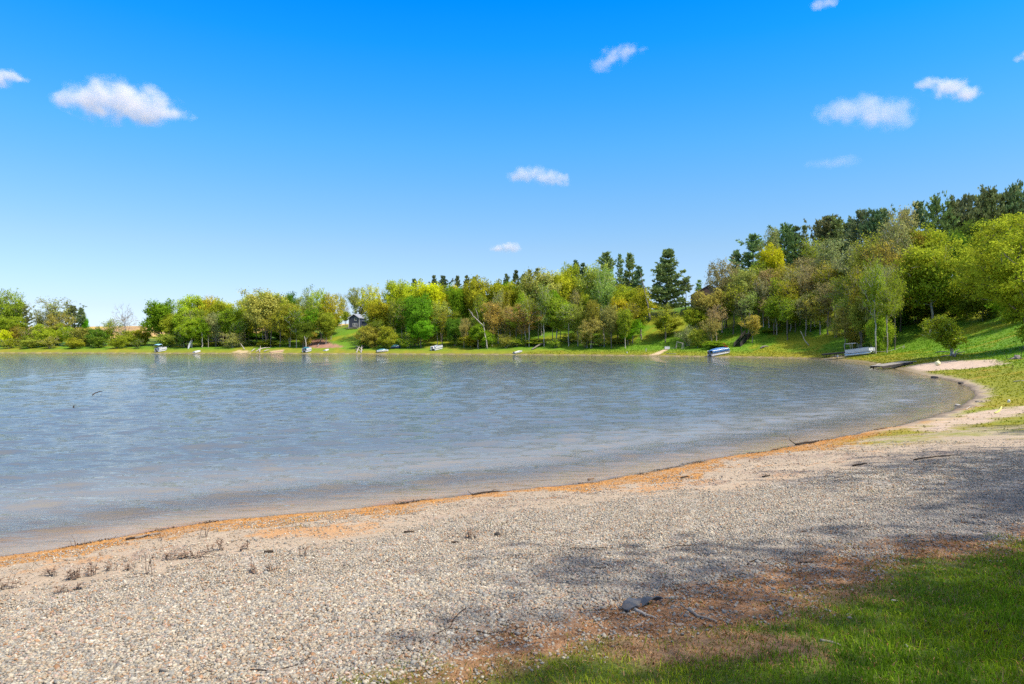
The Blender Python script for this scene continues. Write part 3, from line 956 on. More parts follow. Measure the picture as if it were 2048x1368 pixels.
def pine(seed, cb=.15, rx=.2, whorls=20, gap=.12, prof='cone', tufts=13000, tl=.027, tr=.014, stray=.35):
    """A white pine of unit height: straight trunk, uneven whorls of level limbs carrying upturned plumes of needles."""
    rg = np.random.default_rng(seed)
    zs = np.linspace(cb, .985, whorls) + rg.normal(0, .01, whorls)
    wob = np.cumsum(rg.normal(0, .004, (12, 2)), 0)
    tz = np.linspace(-.02, 1, 12)
    T = np.stack([wob[:, 0], wob[:, 1], tz], 1)
    A, B, ra, rb = [*T[:-1]], [*T[1:]], [*(tr * (1 - tz[:-1] * .93))], [*(tr * (1 - tz[1:] * .93))]
    tips, tdir, tw = [], [], []
    for z in zs:
        t = min(max((z - cb) / (1 - cb), 0), .985)
        if prof == 'cone':
            L = rx * (1 - t) ** .72 + .018
        elif prof == 'flat':
            L = rx * (.35 + .65 * math.sin(math.pi * min(1, .22 + .85 * t))) * (1 if t < .85 else .7)
        else:
            L = rx * (.55 + .45 * math.sin(math.pi * (t * .9 + .05)))
        nb = int(rg.integers(4, 7))
        a0 = rg.random() * 6.283
        cx, cy = np.interp(z, tz, wob[:, 0]), np.interp(z, tz, wob[:, 1])
        for b in range(nb):
            if rg.random() < gap:
                continue
            a = a0 + b * 6.283 / nb + rg.normal(0, .35)
            l = L * np.exp(rg.normal(0, stray))
            l = min(l, rx * 1.5)
            rise = rg.normal(.10, .12) + .5 * t ** 2
            p = np.array([cx, cy, z])
            d = np.array([math.cos(a), math.sin(a), rise])
            m = 4
            prev = p
            for s in range(1, m + 1):
                f = s / m
                q = p + d * l * f + np.array([0, 0, l * .22 * f * f])
                A.append(prev); B.append(q)
                ra.append(max(.0012, tr * .26 * (1 - t * .6) * (1 - (s - 1) / m))); rb.append(max(.0008, tr * .26 * (1 - t * .6) * (1 - f)))
                for _ in range(3):
                    if f > .3:
                        sd_ = rg.normal(0, .34)
                        off_ = np.array([-math.sin(a), math.cos(a), 0]) * sd_ * l * .55 * f
                        tips.append(prev + (q - prev) * rg.random() + off_ + np.array([0, 0, .006]))
                        dd = d * .8 + np.array([0, 0, .55]) + off_ * 3 / max(l, .01) * .6
                        tdir.append(dd / np.linalg.norm(dd)); tw.append(.35 + l / rx)
                prev = q
    tips.append(np.array([wob[-1, 0], wob[-1, 1], .99])); tdir.append(np.array([0, 0, 1.])); tw.append(1.)
    V, Q = tubes(A, B, ra, rb, 5)
    trunk = np_mesh('trunk', V, Q, M['bark'], True)
    tips, tdir, tw = np.array(tips), np.array(tdir), np.array(tw)
    ci = rg.choice(len(tips), tufts, p=tw / tw.sum())
    tone = rg.random(len(tips))
    c = tips[ci] + rg.normal(0, 1, (tufts, 3)) * np.array([.011, .011, .006])
    d = tdir[ci] + rg.normal(0, .55, (tufts, 3))
    d /= np.linalg.norm(d, axis=1, keepdims=True)
    sidev = np.cross(d, rg.normal(size=d.shape)); sidev /= np.linalg.norm(sidev, axis=1, keepdims=True)
    ln = tl * np.exp(rg.normal(0, .3, tufts))[:, None]
    V = np.stack([c - sidev * ln * .16, c + d * ln * .5 - sidev * ln * .24, c + d * ln, c + d * ln * .55 + sidev * ln * .24], 1).reshape(-1, 3)
    Fc = (np.arange(tufts) * 4)[:, None] + np.arange(4)[None]
    crown = np_mesh('crown', V, Fc, M['needle'], False, {'tone': ('FLOAT', np.repeat(tone[ci] * .6 + rg.random(tufts) * .4, 4))})
    return trunk, crown

LIB = {}
LIB['round'] = [decid(100 + i, cb=.33, rx=.36, n=230, leaves=17000, ls=.0152, lump=.42) for i in range(3)]
LIB['tall'] = [decid(110 + i, cb=.38, rx=.27, n=230, leaves=15000, ls=.0135, lump=.46, sig=.036) for i in range(3)]
LIB['airy'] = [decid(120 + i, cb=.36, rx=.36, n=300, leaves=9000, ls=.0130, lump=.42, sig=.030, tipr=.0014) for i in range(3)]
LIB['thin'] = [decid(130 + i, cb=.36, rx=.24, n=260, leaves=3400, ls=.0120, lump=.45, sig=.026, tr=.013, tipr=.0014) for i in range(3)]
LIB['wood'] = [decid(200 + i, cb=.44, rx=.25, n=340, leaves=4600, ls=.0122, lump=.45, sig=.027, tr=.015, tipr=.0013) for i in range(5)]
LIB['bare'] = [decid(140 + i, cb=.22, rx=.40, n=330, leaves=0, lump=.35, tr=.018, tipr=.0020, shell=.6) for i in range(2)]
LIB['shrub'] = [decid(150 + i, cb=.04, rx=.52, n=150, leaves=10500, ls=.0225, lump=.32, stems=4, tr=.020, sig=.06, fork=.6, tipr=.003) for i in range(4)]
LIB['tuft'] = [decid(160 + i, cb=.04, rx=.50, n=170, leaves=4800, ls=.019, lump=.4, stems=5, tr=.018, sig=.05, fork=.6, tipr=.0036) for i in range(2)]
LIB['pine'] = [pine(170 + i, rx=(.24, .20, .27)[i], stray=.33) for i in range(3)]
LIB['bigpine'] = [pine(177, cb=.10, rx=.21, whorls=27, gap=.06, stray=.28, tufts=17000)]
LIB['flatpine'] = [pine(180 + i, cb=.30, rx=.27, whorls=22, prof='flat', stray=.35) for i in range(3)]
LIB['spire'] = [pine(190 + i, cb=.08, rx=.12, whorls=24, gap=.05, stray=.22, tufts=5200, tl=.024) for i in range(2)]
LIB['poletop'] = [pine(195, cb=.62, rx=.13, whorls=9, gap=.05, stray=.25, tufts=2200, tl=.034, tr=.012)]
BASEW = {'round': .78, 'tall': .60, 'airy': .84, 'thin': .58, 'bare': .9, 'wood': .62, 'shrub': 1.15, 'tuft': 1.1, 'pine': .46, 'bigpine': .44, 'flatpine': .58, 'spire': .26, 'poletop': .30}
# leaf colours (albedo) by the words used for them
TINT = {'green': (.190, .350, .018), 'bright green': (.150, .40, .018), 'dark green': (.120, .215, .024), 'pine green': (.225, .290, .105), 'dark pine': (.165, .215, .085),
        'yellow-green': (.39, .45, .030), 'golden': (.60, .585, .034), 'yellow': (.68, .66, .022), 'olive': (.355, .42, .030), 'tan': (.47, .47, .10), 'russet': (.47, .38, .105),
        'grey-brown': (.40, .365, .15), 'sage': (.36, .41, .10), 'olive-brown': (.385, .385, .055), 'dark red': (.22, .09, .06), 'orange': (.56, .44, .075), 'grey': (.2, .18, .15)}
BARK = {'pale': (.44, .40, .35), 'mid': (.33, .285, .23), 'dark': (.17, .145, .118)}
TREES = []
_cnt = {}
def tree(kind, px, top, w, d, tint, desc, bark='mid', cat='tree', group=None, name=None, dz=0.0, base=None, z=None):
    """One tree whose crown tops out at photo row TOP and spans W photo pixels, standing D metres away."""
    x = (px - 1024) / F * d
    g = h1(x, d) if z is None else z
    H = max(EYE + (HZ - top) / F * d - g, .6)
    variants = LIB[kind]
    i = _cnt.get(kind, random.randrange(9)); _cnt[kind] = i + 1
    tr_, cr_ = variants[i % len(variants)]
    wm_ = w / F * d
    nm = name or {'pine': 'pine_tree', 'bigpine': 'pine_tree', 'flatpine': 'pine_tree', 'spire': 'spruce_tree', 'poletop': 'pine_tree', 'shrub': 'shrub', 'tuft': 'shrub', 'bare': 'bare_tree'}.get(kind, 'broadleaf_tree')
    e = link(nm, None, None, (x, d, g), None, 'shrub' if nm == 'shrub' else cat)
    e.rotation_euler = (0, 0, random.random() * 6.283)
    s = wm_ / BASEW[kind]
    e.scale = (s, s, H)
    dim = .92 if (kind in ('wood', 'airy', 'thin', 'tall') and 1440 < px < 1830) else 0.93
    jit = [max(.004, dim * c * random.uniform(.86, 1.16)) for c in ([.85 * q + .15 * o for q, o in zip(TINT[tint], TINT['olive'])] if 'pine' not in tint else TINT[tint])]
    link('trunk', tr_, e, color=BARK[bark])
    if cr_ is not None:
        link('crown', cr_, e, color=jit)
    TREES.append((e, desc, px, group))
    return e
SHD = ([0, 200, 400, 600, 800, 1000, 1200, 1300, 1400, 1500, 1640, 1700, 1760], [256, 251, 245, 236, 227, 215, 199, 190, 178, 170, 157, 136, 112])
def ds(px):
    return float(np.interp(px, *SHD))
A_, B_, C_ = 'at the far left end of the lake', 'on the far shore', 'on the wooded hillside'
LIST = [
 # far left end
 ('airy', 20, 584, 62, 30, 'olive', 'tallest thinly leafed tree ' + A_, 'mid'),
 ('flatpine', 46, 611, 36, 36, 'pine green', 'ragged dark pine ' + A_, 'dark'), ('flatpine', 12, 611, 38, 34, 'pine green', 'ragged dark pine ' + A_, 'dark'),
 ('round', 22, 636, 52, 25, 'olive', 'olive tree below the ragged pines ' + A_, 'mid'),
 ('thin', 108, 597, 62, 32, 'sage', 'tall grey sparse tree beside small pines ' + A_, 'mid'), ('thin', 80, 621, 34, 34, 'sage', 'small sparse grey tree ' + A_, 'mid'),
 ('airy', 112, 630, 50, 28, 'tan', 'tan tree under the tall grey sparse one ' + A_, 'mid'),
 ('flatpine', 145, 615, 36, 38, 'pine green', 'flat topped pine left of the golden field', 'dark'), ('poletop', 162, 618, 18, 40, 'pine green', 'little pine with bare lower stem left of the golden field', 'dark'),
 ('round', 168, 634, 18, 44, 'bright green', 'small fresh green tree left of the golden field', 'mid'),
 ('bare', 250, 610, 54, 26, 'grey', 'leafless grey tree standing before the golden field', 'mid'),
 ('shrub', 8, 660, 36, 18, 'yellow', 'yellow budding shrub at the extreme left of the shore', 'mid'),
 # left half of the far shore
 ('round', 318, 597, 70, 22, 'green', 'rounded green tree right of the leafless grey tree', 'dark'), ('bare', 346, 602, 34, 34, 'grey', 'leafless twiggy tree behind the rounded green tree', 'mid'),
 ('round', 385, 597, 66, 36, 'golden', 'golden budding oak', 'dark'), ('round', 414, 596, 54, 42, 'golden', 'golden budding oak', 'dark'), ('round', 447, 597, 60, 36, 'golden', 'golden budding oak', 'dark'),
 ('round', 498, 599, 54, 40, 'golden', 'golden budding oak', 'dark'), ('tall', 364, 618, 46, 20, 'yellow-green', 'yellow-green tree before the golden oaks', 'dark'),
 ('airy', 402, 622, 52, 20, 'olive', 'olive thin tree before the golden oaks', 'dark'), ('tall', 466, 620, 50, 20, 'green', 'leafy green tree before the golden oaks', 'mid'), ('airy', 432, 628, 46, 18, 'grey-brown', 'grey-brown tree screening the hidden grey house', 'dark'),
 ('round', 531, 584, 92, 22, 'tan', 'big tan budding oak with dark forked limbs', 'dark'), ('airy', 535, 590, 96, 28, 'golden', 'golden oak crowding the big tan oak', 'dark'),
 ('round', 574, 582, 46, 46, 'dark green', 'dark green maple showing above the budding trees', 'dark'), ('round', 580, 612, 58, 18, 'olive', 'olive leafy tree under the dark green maple', 'mid'),
 ('airy', 602, 600, 46, 40, 'tan', 'pale tan tree right of the dark green maple', 'mid'), ('thin', 617, 577, 42, 44, 'sage', 'tall see-through sage tree left of the navy house', 'pale'),
 ('airy', 642, 583, 52, 40, 'golden', 'golden airy tree left of the navy house', 'mid'), ('round', 622, 618, 42, 24, 'bright green', 'bright green tree under the see-through sage tree', 'mid'),
 ('airy', 662, 592, 48, 36, 'golden', 'golden airy tree left of the navy house', 'mid'), ('round', 606, 640, 46, 16, 'dark green', 'dark green tree above the bare earth bank', 'dark'), ('round', 652, 628, 46, 24, 'olive', 'olive tree at the head of the house lawn', 'mid'),
 ('thin', 683, 588, 26, 60, 'sage', 'slender sage tree just left of the navy house', 'pale'), ('bare', 692, 602, 24, 66, 'grey', 'leafless tree just left of the navy house', 'mid'),
 ('airy', 710, 580, 44, 78, 'sage', 'pale sage tree rising behind the navy house', 'mid'), ('round', 690, 622, 28, 66, 'yellow-green', 'yellow-green tree beside the navy house', 'mid'), ('flatpine', 729, 602, 30, 70, 'pine green', 'pine behind the roof of the navy house', 'dark'),
 ('airy', 746, 575, 58, 30, 'golden', 'tall golden tree right of the navy house', 'mid'), ('round', 762, 600, 64, 22, 'yellow-green', 'yellow-green tree right of the navy house', 'dark'), ('round', 790, 568, 54, 36, 'golden', 'golden tree between the navy house and the yellow tree', 'mid'),
 ('shrub', 738, 644, 54, 14, 'olive-brown', 'brownish bush hiding the corner of the navy house lawn', 'mid'), ('shrub', 776, 650, 54, 12, 'olive', 'olive bush above the white speedboat', 'mid'),
 # middle
 ('round', 812, 568, 58, 44, 'golden', 'golden tree left of the brightest yellow tree', 'mid'), ('round', 862, 558, 80, 34, 'yellow', 'brightest yellow tree of the far shore', 'mid'),
 ('round', 836, 598, 68, 18, 'bright green', 'bright green maple under the yellow tree', 'dark'), ('tall', 803, 602, 46, 20, 'green', 'leafy green tree left of the bright green maple', 'dark'), ('airy', 882, 606, 62, 24, 'tan', 'tan tree right of the bright green maple', 'dark'),
 ('round', 842, 640, 56, 14, 'bright green', 'low bright green tree overhanging the white pontoon boat', 'dark'), ('round', 916, 567, 60, 30, 'green', 'full green tree right of the yellow tree', 'dark'), ('round', 910, 640, 44, 18, 'dark green', 'low dark green tree left of the white leaning snag', 'dark'),
 ('round', 952, 557, 72, 32, 'yellow-green', 'broad yellow-green tree above the white leaning snag', 'mid'), ('round', 1002, 557, 72, 32, 'yellow-green', 'broad yellow-green tree above the russet trees', 'mid'),
 ('airy', 985, 610, 70, 18, 'russet', 'low russet budding tree', 'mid'), ('airy', 1020, 614, 60, 22, 'russet', 'low russet budding tree', 'mid'), ('airy', 1052, 613, 70, 18, 'russet', 'low russet budding tree', 'mid'), ('airy', 928, 640, 30, 14, 'russet', 'little russet tree left of the white leaning snag', 'mid'),
 ('tall', 956, 650, 44, 12, 'green', 'small green tree behind the white leaning snag', 'mid'), ('round', 1060, 572, 66, 40, 'olive', 'olive tree above the russet trees', 'mid'),
 ('round', 1083, 543, 84, 34, 'tan', 'wide tan budding tree near the middle', 'pale'), ('round', 1118, 539, 64, 40, 'golden', 'golden tree right of the wide tan tree', 'mid'), ('round', 1142, 535, 46, 50, 'yellow-green', 'yellow-green tree just under the ridge pines', 'mid'),
 ('tall', 1112, 600, 56, 22, 'olive', 'olive tree with pale stems under the wide tan tree', 'pale'), ('airy', 1156, 612, 80, 18, 'olive-brown', 'brown budding tree over the shore grass', 'mid'), ('airy', 1182, 640, 60, 14, 'russet', 'low russet tree beside the tall sage tree', 'mid'),
 ('round', 1190, 533, 62, 42, 'tan', 'tan tree below the ridge pines', 'pale'), ('airy', 1207, 545, 70, 22, 'sage', 'tall sage tree with a pale straight trunk', 'pale'), ('tall', 1236, 598, 52, 28, 'golden', 'golden tree right of the tall sage tree', 'mid'), ('round', 1252, 575, 64, 38, 'olive', 'olive tree below the ridge pines', 'mid'),
 ('tall', 1283, 582, 54, 26, 'yellow-green', 'yellow-green tree left of the lone big pine', 'mid'), ('round', 1256, 640, 62, 20, 'green', 'low green tree left of the white chest', 'dark'), ('round', 1330, 634, 70, 28, 'olive', 'olive tree at the foot of the lone big pine', 'dark'), ('thin', 1331, 610, 50, 22, 'yellow-green', 'slim tree with dark stems above the white chest', 'dark'),
 ('bigpine', 1330, 505, 70, 48, 'pine green', 'lone big pine standing above its neighbours', 'dark'), ('poletop', 1372, 557, 24, 80, 'pine green', 'little pine tuft on a bare stem right of the big pine', 'dark'), ('spire', 1399, 560, 18, 74, 'green', 'narrow green spruce left of the brown roofs', 'dark'),
 ('round', 1420, 578, 82, 28, 'russet', 'russet budding tree covering the brown roofed house', 'mid'), ('tall', 1392, 618, 56, 24, 'olive', 'olive tree under the brown roofs', 'dark'), ('tuft', 1376, 642, 56, 18, 'grey-brown', 'grey twiggy bush behind the wooden swing frame', 'mid'),
 ('airy', 1452, 525, 80, 40, 'grey-brown', 'tall grey-brown tree with a dark trunk by the staircase', 'dark'), ('thin', 1432, 612, 56, 20, 'grey-brown', 'thin brown tree behind the blue boat', 'mid'), ('airy', 1424, 640, 40, 16, 'russet', 'low russet tree behind the blue boat', 'mid'),
 ('round', 1490, 545, 60, 36, 'sage', 'sage green tree above the staircase', 'mid'), ('airy', 1542, 465, 50, 76, 'sage', 'pale sage tree between two pines on the ridge', 'pale'), ('round', 1545, 494, 62, 62, 'yellow', 'yellow tree among the ridge pines', 'mid'),
 ('airy', 1640, 594, 70, 22, 'orange', 'orange budding tree near the foot of the hillside', 'mid'), ('airy', 1690, 618, 62, 20, 'russet', 'russet tree above the raised dock', 'mid'), ('airy', 1505, 634, 50, 18, 'orange', 'small orange tree beside the staircase', 'mid'),
 ('round', 1590, 585, 66, 26, 'olive', 'olive tree at the foot of the hillside', 'dark'), ('tall', 1548, 596, 58, 24, 'olive', 'slim olive tree at the foot of the hillside', 'dark'), ('tall', 1725, 598, 62, 26, 'olive-brown', 'dark stemmed brown tree above the white pontoon boat', 'dark'),
 ('round', 1850, 466, 96, 96, 'olive', 'olive tree behind the yellow-green hillside tree', 'mid'),  ('round', 1810, 545, 60, 78, 'olive', 'olive tree left of the yellow-green hillside tree', 'mid'),
 ('round', 1900, 575, 70, 76, 'dark green', 'dark green tree between the hillside tree and the huge leafy tree', 'dark'), ('shrub', 1914, 588, 42, 62, 'dark red', 'dark red shrub on the grassy hillside', 'dark'),
 ('shrub', 1765, 628, 60, 36, 'olive', 'olive thicket beside the grass slope', 'dark'), 
]
# pines along the skyline
for px, top, w, off in [(828, 562, 26, 66), (868, 554, 24, 68), (888, 554, 30, 66), (915, 556, 24, 70), (933, 554, 22, 70), (948, 555, 20, 72), (1012, 552, 20, 72), (1032, 544, 26, 68), (1047, 550, 18, 72), (1058, 544, 24, 68),
                        (1076, 540, 24, 68), (1132, 545, 24, 70), (1150, 526, 30, 66), (1166, 530, 28, 66)]:
    LIST.append(('pine', px, top, w, off, 'dark pine', 'distant dark skyline pine', 'dark'))
for kd, px, top, w, off in [('pine', 1212, 508, 42, 60), ('spire', 1240, 510, 20, 66), ('pine', 1259, 513, 38, 58), ('pine', 1276, 536, 34, 54)]:
    LIST.append((kd, px, top, w, off, 'pine green', 'pine clustered left of the lone big pine', 'dark'))
for kd, px, top, w, off in [('pine', 1473, 503, 30, 66), ('pine', 1506, 475, 64, 64), ('flatpine', 1570, 455, 56, 72), ('pine', 1592, 458, 48, 76), ('spire', 1608, 452, 26, 74), ('flatpine', 1638, 448, 40, 78), ('pine', 1655, 436, 64, 72), ('flatpine', 1680, 446, 56, 78),
                            ('flatpine', 1727, 427, 60, 86), ('flatpine', 1752, 430, 50, 92), ('pine', 1766, 426, 48, 96), ('pine', 1838, 411, 56, 124), ('flatpine', 1872, 408, 56, 128), ('pine', 1898, 409, 48, 128),
                            ('flatpine', 1930, 402, 66, 128), ('pine', 1955, 404, 50, 132), ('flatpine', 1980, 390, 68, 126), ('pine', 2004, 396, 50, 130), ('pine', 1548, 470, 44, 72), ('pine', 1700, 446, 44, 84), ('pine', 1812, 426, 48, 116), ('pine', 1914, 408, 50, 132), ('pine', 1968, 398, 50, 132), ('pine', 2016, 392, 52, 130), ('flatpine', 2027, 385, 66, 126), ('pine', 2058, 392, 60, 126)]:
    LIST.append((kd, px, top, w, off, random.choice(['pine green', 'pine green', 'dark pine']), 'tall ridge pine above the hillside wood', 'dark'))
# the leafing hillside wood
for kd, px, top, w, off, ti in [('wood', 1530, 538, 76, 42, 'grey-brown'), ('wood', 1575, 528, 76, 48, 'olive-brown'), ('wood', 1612, 518, 76, 52, 'grey-brown'), ('wood', 1625, 482, 76, 62, 'olive'), ('wood', 1665, 484, 80, 60, 'grey-brown'),
                                ('wood', 1702, 488, 80, 62, 'grey-brown'), ('wood', 1738, 466, 90, 66, 'olive-brown'), ('wood', 1785, 446, 90, 84, 'grey-brown'), ('wood', 1803, 420, 80, 104, 'grey-brown'), ('wood', 1690, 556, 76, 38, 'olive-brown'),
                                ('wood', 1742, 536, 76, 46, 'grey-brown'), ('wood', 1762, 556, 70, 46, 'olive-brown'), ('wood', 1800, 510, 76, 70, 'olive-brown'), ('wood', 1560, 560, 66, 34, 'olive'), ('wood', 1660, 545, 70, 38, 'olive'),
                                ('wood', 1520, 520, 66, 54, 'olive'), ('wood', 1600, 560, 66, 34, 'olive-brown'), ('wood', 1765, 490, 80, 72, 'olive-brown'), ('wood', 1640, 530, 70, 44, 'olive-brown'), ('tall', 1820, 470, 70, 100, 'olive-brown'),
                                ('wood', 1655, 570, 60, 26, 'grey-brown'), ('wood', 1705, 575, 60, 30, 'olive-brown'), ('wood', 1610, 590, 56, 22, 'grey-brown'), ('wood', 1575, 600, 54, 20, 'olive'), ('wood', 1745, 585, 50, 34, 'grey-brown'), ('tall', 1900, 470, 80, 120, 'dark green'), ('round', 1950, 450, 90, 122, 'dark green'), ('round', 1990, 460, 90, 118, 'dark green')]:
    word = {'olive': 'olive', 'olive-brown': 'brownish', 'grey-brown': 'grey-brown half-bare', 'dark green': 'shaded dark green'}[ti]
    LIST.append((kd, px, top, w, off, ti, word + ' tree ' + C_, random.choice(['mid', 'dark', 'dark'])))
SKY = ([0, 60, 290, 320, 500, 580, 640, 690, 740, 800, 860, 950, 1080, 1190, 1260, 1300, 1340, 1400, 1450, 1500, 1570, 1650, 1750, 1850, 2048], [655, 655, 664, 608, 606, 600, 600, 640, 606, 580, 570, 568, 556, 545, 560, 640, 640, 640, 560, 520, 500, 490, 470, 450, 430])
# second rank filling the wood behind
for px in list(range(330, 670, 26)) + list(range(756, 1290, 25)):
    px = px + random.randint(-6, 6)
    sk = float(np.interp(px, *SKY))
    LIST.append((random.choice(['tall', 'tall', 'round', 'airy']), px, sk + random.uniform(4, 30), random.uniform(46, 62), random.uniform(44, 58), random.choice(['olive', 'yellow-green', 'olive', 'yellow-green', 'green', 'golden']),
                 'tree of the second rank ' + B_, 'dark'))
for px in list(range(1440, 1800, 22)):
    px = px + random.randint(-6, 6)
    sk = float(np.interp(px, *SKY))
    LIST.append((random.choice(['wood', 'airy', 'wood']), px, sk + random.uniform(35, 90), random.uniform(56, 74), random.uniform(46, 66), random.choice(['olive', 'olive-brown', 'olive', 'grey-brown']), 'tree deep in the wood ' + C_, 'dark'))
# understory along the shore
UND = [(30, 652, 42, 22), (60, 656, 46, 20), (88, 652, 48, 18), (118, 650, 42, 24), (142, 653, 46, 22), (168, 655, 48, 22), (197, 656, 38, 20), (222, 640, 56, 26), (262, 664, 46, 20), (286, 656, 34, 25), (100, 672, 42, 12), (196, 674, 34, 14), (236, 677, 34, 12), (20, 677, 40, 12), (150, 677, 36, 12), (60, 678, 36, 12), (275, 678, 30, 12)]
for i, (px, top, w, off) in enumerate(UND):
    LIST.append((('shrub', 'tuft')[i % 3 == 1], px, top, w, off, ['olive-brown', 'olive', 'olive', 'dark green', 'yellow-green'][(i * 3) % 5], 'shrub of the far left thicket', 'mid'))
for px in list(range(335, 600, 34)) + [614, 730, 752, 780] + [815, 836] + list(range(908, 1250, 33)) + [1395, 1436]:
    px = px + random.randint(-5, 5)
    LIST.append((random.choice(['tuft', 'tuft', 'shrub']), px, random.uniform(650, 676), random.uniform(38, 60), random.uniform(13, 22), random.choice(['olive', 'olive-brown', 'yellow-green', 'dark green', 'olive', 'green', 'tan']), 'low shrub under the far shore trees', 'mid'))
for px in range(1535, 1760, 44):
    px = px + random.randint(-6, 6)
    LIST.append((random.choice(['tuft', 'shrub']), px, random.uniform(628, 660), random.uniform(38, 56), random.uniform(20, 34), random.choice(['olive', 'olive-brown', 'yellow-green', 'dark green']), 'low shrub at the foot of the hillside wood', 'mid'))
for px in range(1440, 1800, 13):
    px = px + random.randint(-6, 6)
    sk = max(float(np.interp(px, *SKY)), 500)
    LIST.append(('wood', px, random.uniform(sk + 20, 610), random.uniform(44, 64), random.uniform(22, 46), random.choice(['olive', 'olive-brown', 'grey-brown', 'sage', 'olive', 'yellow-green']), 'slender leafing tree ' + C_, random.choice(['mid', 'pale', 'dark'])))
for px in list(range(336, 640, 16)) + list(range(742, 1290, 16)):
    px = px + random.randint(-6, 6)
    sk = float(np.interp(px, *SKY))
    LIST.append((random.choice(['wood', 'tall', 'wood']), px, random.uniform(sk + 15, 640), random.uniform(32, 46), random.uniform(14, 30), random.choice(['olive', 'yellow-green', 'olive', 'olive-brown', 'green', 'sage']), 'slender leafing tree ' + B_, random.choice(['mid', 'pale', 'dark'])))
for px in list(range(336, 640, 22)) + list(range(750, 1290, 36)):
    px = px + random.randint(-5, 5)
    LIST.append(('shrub', px, random.uniform(646, 662), random.uniform(46, 66), random.uniform(44, 58), random.choice(['olive', 'dark green', 'green', 'olive-brown']), 'shaded bush far back among the shore trees', 'dark'))
GROUPS = {'tree of the second rank ' + B_: 'second rank of trees', 'tree deep in the wood ' + C_: 'trees deep in the wood'}
for kd, px, top, w, off, ti, desc, bk in LIST:
    if 'pine' not in kd and kd != 'spire' and off > 24 and not (670 < px < 735):
        off = 24 + (off - 24) * (.72 if px < 1340 else .5)          # stand them low enough on the slope to be tall
    if kd in ('wood', 'tall', 'thin', 'airy', 'round') and px > 300:
        w *= .85
    if kd in ('shrub', 'tuft') and px > 300 and px < 1770 and top > 625:
        w, top = w * .85, top + 7
    tree(kd, px, top, w, ds(min(px, 1760)) + off, ti, desc, bk)

# the big bright willow at the right edge, the small leaning tree above the sand, the trees overhead that shade the beach
for i, (px, base, top, w, ti, desc) in enumerate([(1796, 652, 588, 84, 'dark green', 'dark green thicket at the top of the grass slope'), (1838, 644, 570, 84, 'olive', 'olive thicket under the yellow-green hillside tree'), (1880, 640, 560, 84, 'dark green', 'dark green thicket below the dark red shrub'),
        (1925, 640, 555, 90, 'olive', 'olive thicket left of the huge leafy tree'), (1972, 640, 550, 96, 'dark green', 'dark green thicket half hidden by the huge leafy tree'), (2020, 640, 545, 96, 'olive', 'olive thicket behind the huge leafy tree'), (2062, 640, 540, 96, 'dark green', 'dark green thicket at the frame edge behind the huge tree')]):
    q = hit(px, base)
    tree('shrub', px, top, w, q.y, ti, desc, 'dark')
q = hit(1872, 660)
tree('round', 1863, 493, 118, q.y, 'yellow-green', 'large yellow-green tree on the grassy hillside', 'mid')
def single(shape, name, loc, H, wscale, tint, bark, label, cat='tree', rz=0.0, group=None):
    e = thing(name, label, cat, loc, rz, group)
    e.scale = (wscale, wscale, H)
    link('trunk', shape[0], e, color=BARK[bark])
    link('crown', shape[1], e, color=TINT[tint])
    return e
p = hit(2050, 696)
Hb = EYE + (HZ - 433) / F * p.y - p.z
single(decid(301, cb=.10, rx=.52, n=520, leaves=80000, ls=.0080, lump=.22, sig=.026, tr=.030, shell=.4, tipr=.0012, fork=.35), 'broadleaf_tree', (p.x + 1.2, p.y, p.z), Hb, Hb * 1.02, 'yellow-green', 'dark',
       'huge bright leafy tree at the right edge of the grass slope', rz=.5)
p = hit(1903, 711)
Hs = EYE + (HZ - 634) / F * p.y - p.z
single(decid(307, cb=.22, rx=.40, n=260, leaves=9000, ls=.0215, lump=.28, sig=.045, tr=.040, skew=-.42, tipr=.003, fork=.5), 'broadleaf_tree', (p.x, p.y, p.z), Hs, Hs * 1.02, 'olive', 'pale',
       'small lopsided tree with a pale trunk behind the sand patch')
for i, (x, y, H, ws) in enumerate([(10.2, 0.9, 12.5, 12.5), (18.0, 6.8, 13.5, 14), (4.4, -4.2, 12.5, 11.0), (27, 13.2, 14, 14), (-1.5, -6.6, 12.5, 11)]):
    single(decid(320 + i, cb=.46, rx=.36, n=260, leaves=(5000, 10500, 2400, 12000, 2800)[i], ls=.0115, lump=.5, sig=.028, tr=.02, fork=.4), 'broadleaf_tree', (x, y, h1(x, y)), H, ws, 'green', 'mid',
           'tree beside the beach casting dappled shade on the gravel', rz=i * 1.3, group='shade trees beside the beach')

ORD = 'first second third fourth fifth sixth seventh eighth ninth tenth eleventh twelfth thirteenth fourteenth fifteenth sixteenth seventeenth eighteenth nineteenth twentieth'.split()
ORD += ['twenty-' + o for o in ORD[:9]] + ['thirtieth'] + ['thirty-' + o for o in ORD[:9]] + ['fortieth'] + ['forty-' + o for o in ORD[:9]] + ['fiftieth'] + ['fifty-' + o for o in ORD[:9]]
byd = {}
for e, desc, px, g in TREES:
    byd.setdefault(desc, []).append((px, e))
for desc, l_ in byd.items():
    l_.sort(key=lambda t: t[0])
    for i, (px, e) in enumerate(l_):
        e['label'] = desc if len(l_) == 1 else desc + ', ' + ORD[i] + ' from the left'
        if len(l_) > 1:
            e['group'] = desc.replace('tree ', 'trees ').replace('pine ', 'pines ').replace('shrub ', 'shrubs ')
# ------------------------------------------------------------------ boats, docks, stairs, houses
def lay(a, b, sink=0.0):
    """Origin, heading and pitch for a thing whose tail rests at ground point A and nose at B."""
    a, b = Vector(a), Vector(b)
    d = b - a
    return (a + b) / 2 + Vector((0, 0, -sink)), math.atan2(d.y, d.x), -math.atan2(d.z, math.hypot(d.x, d.y)), d.length

def set_down(e, o, rz, pitch):
    e.location = o
    e.rotation_euler = (0, pitch, rz)

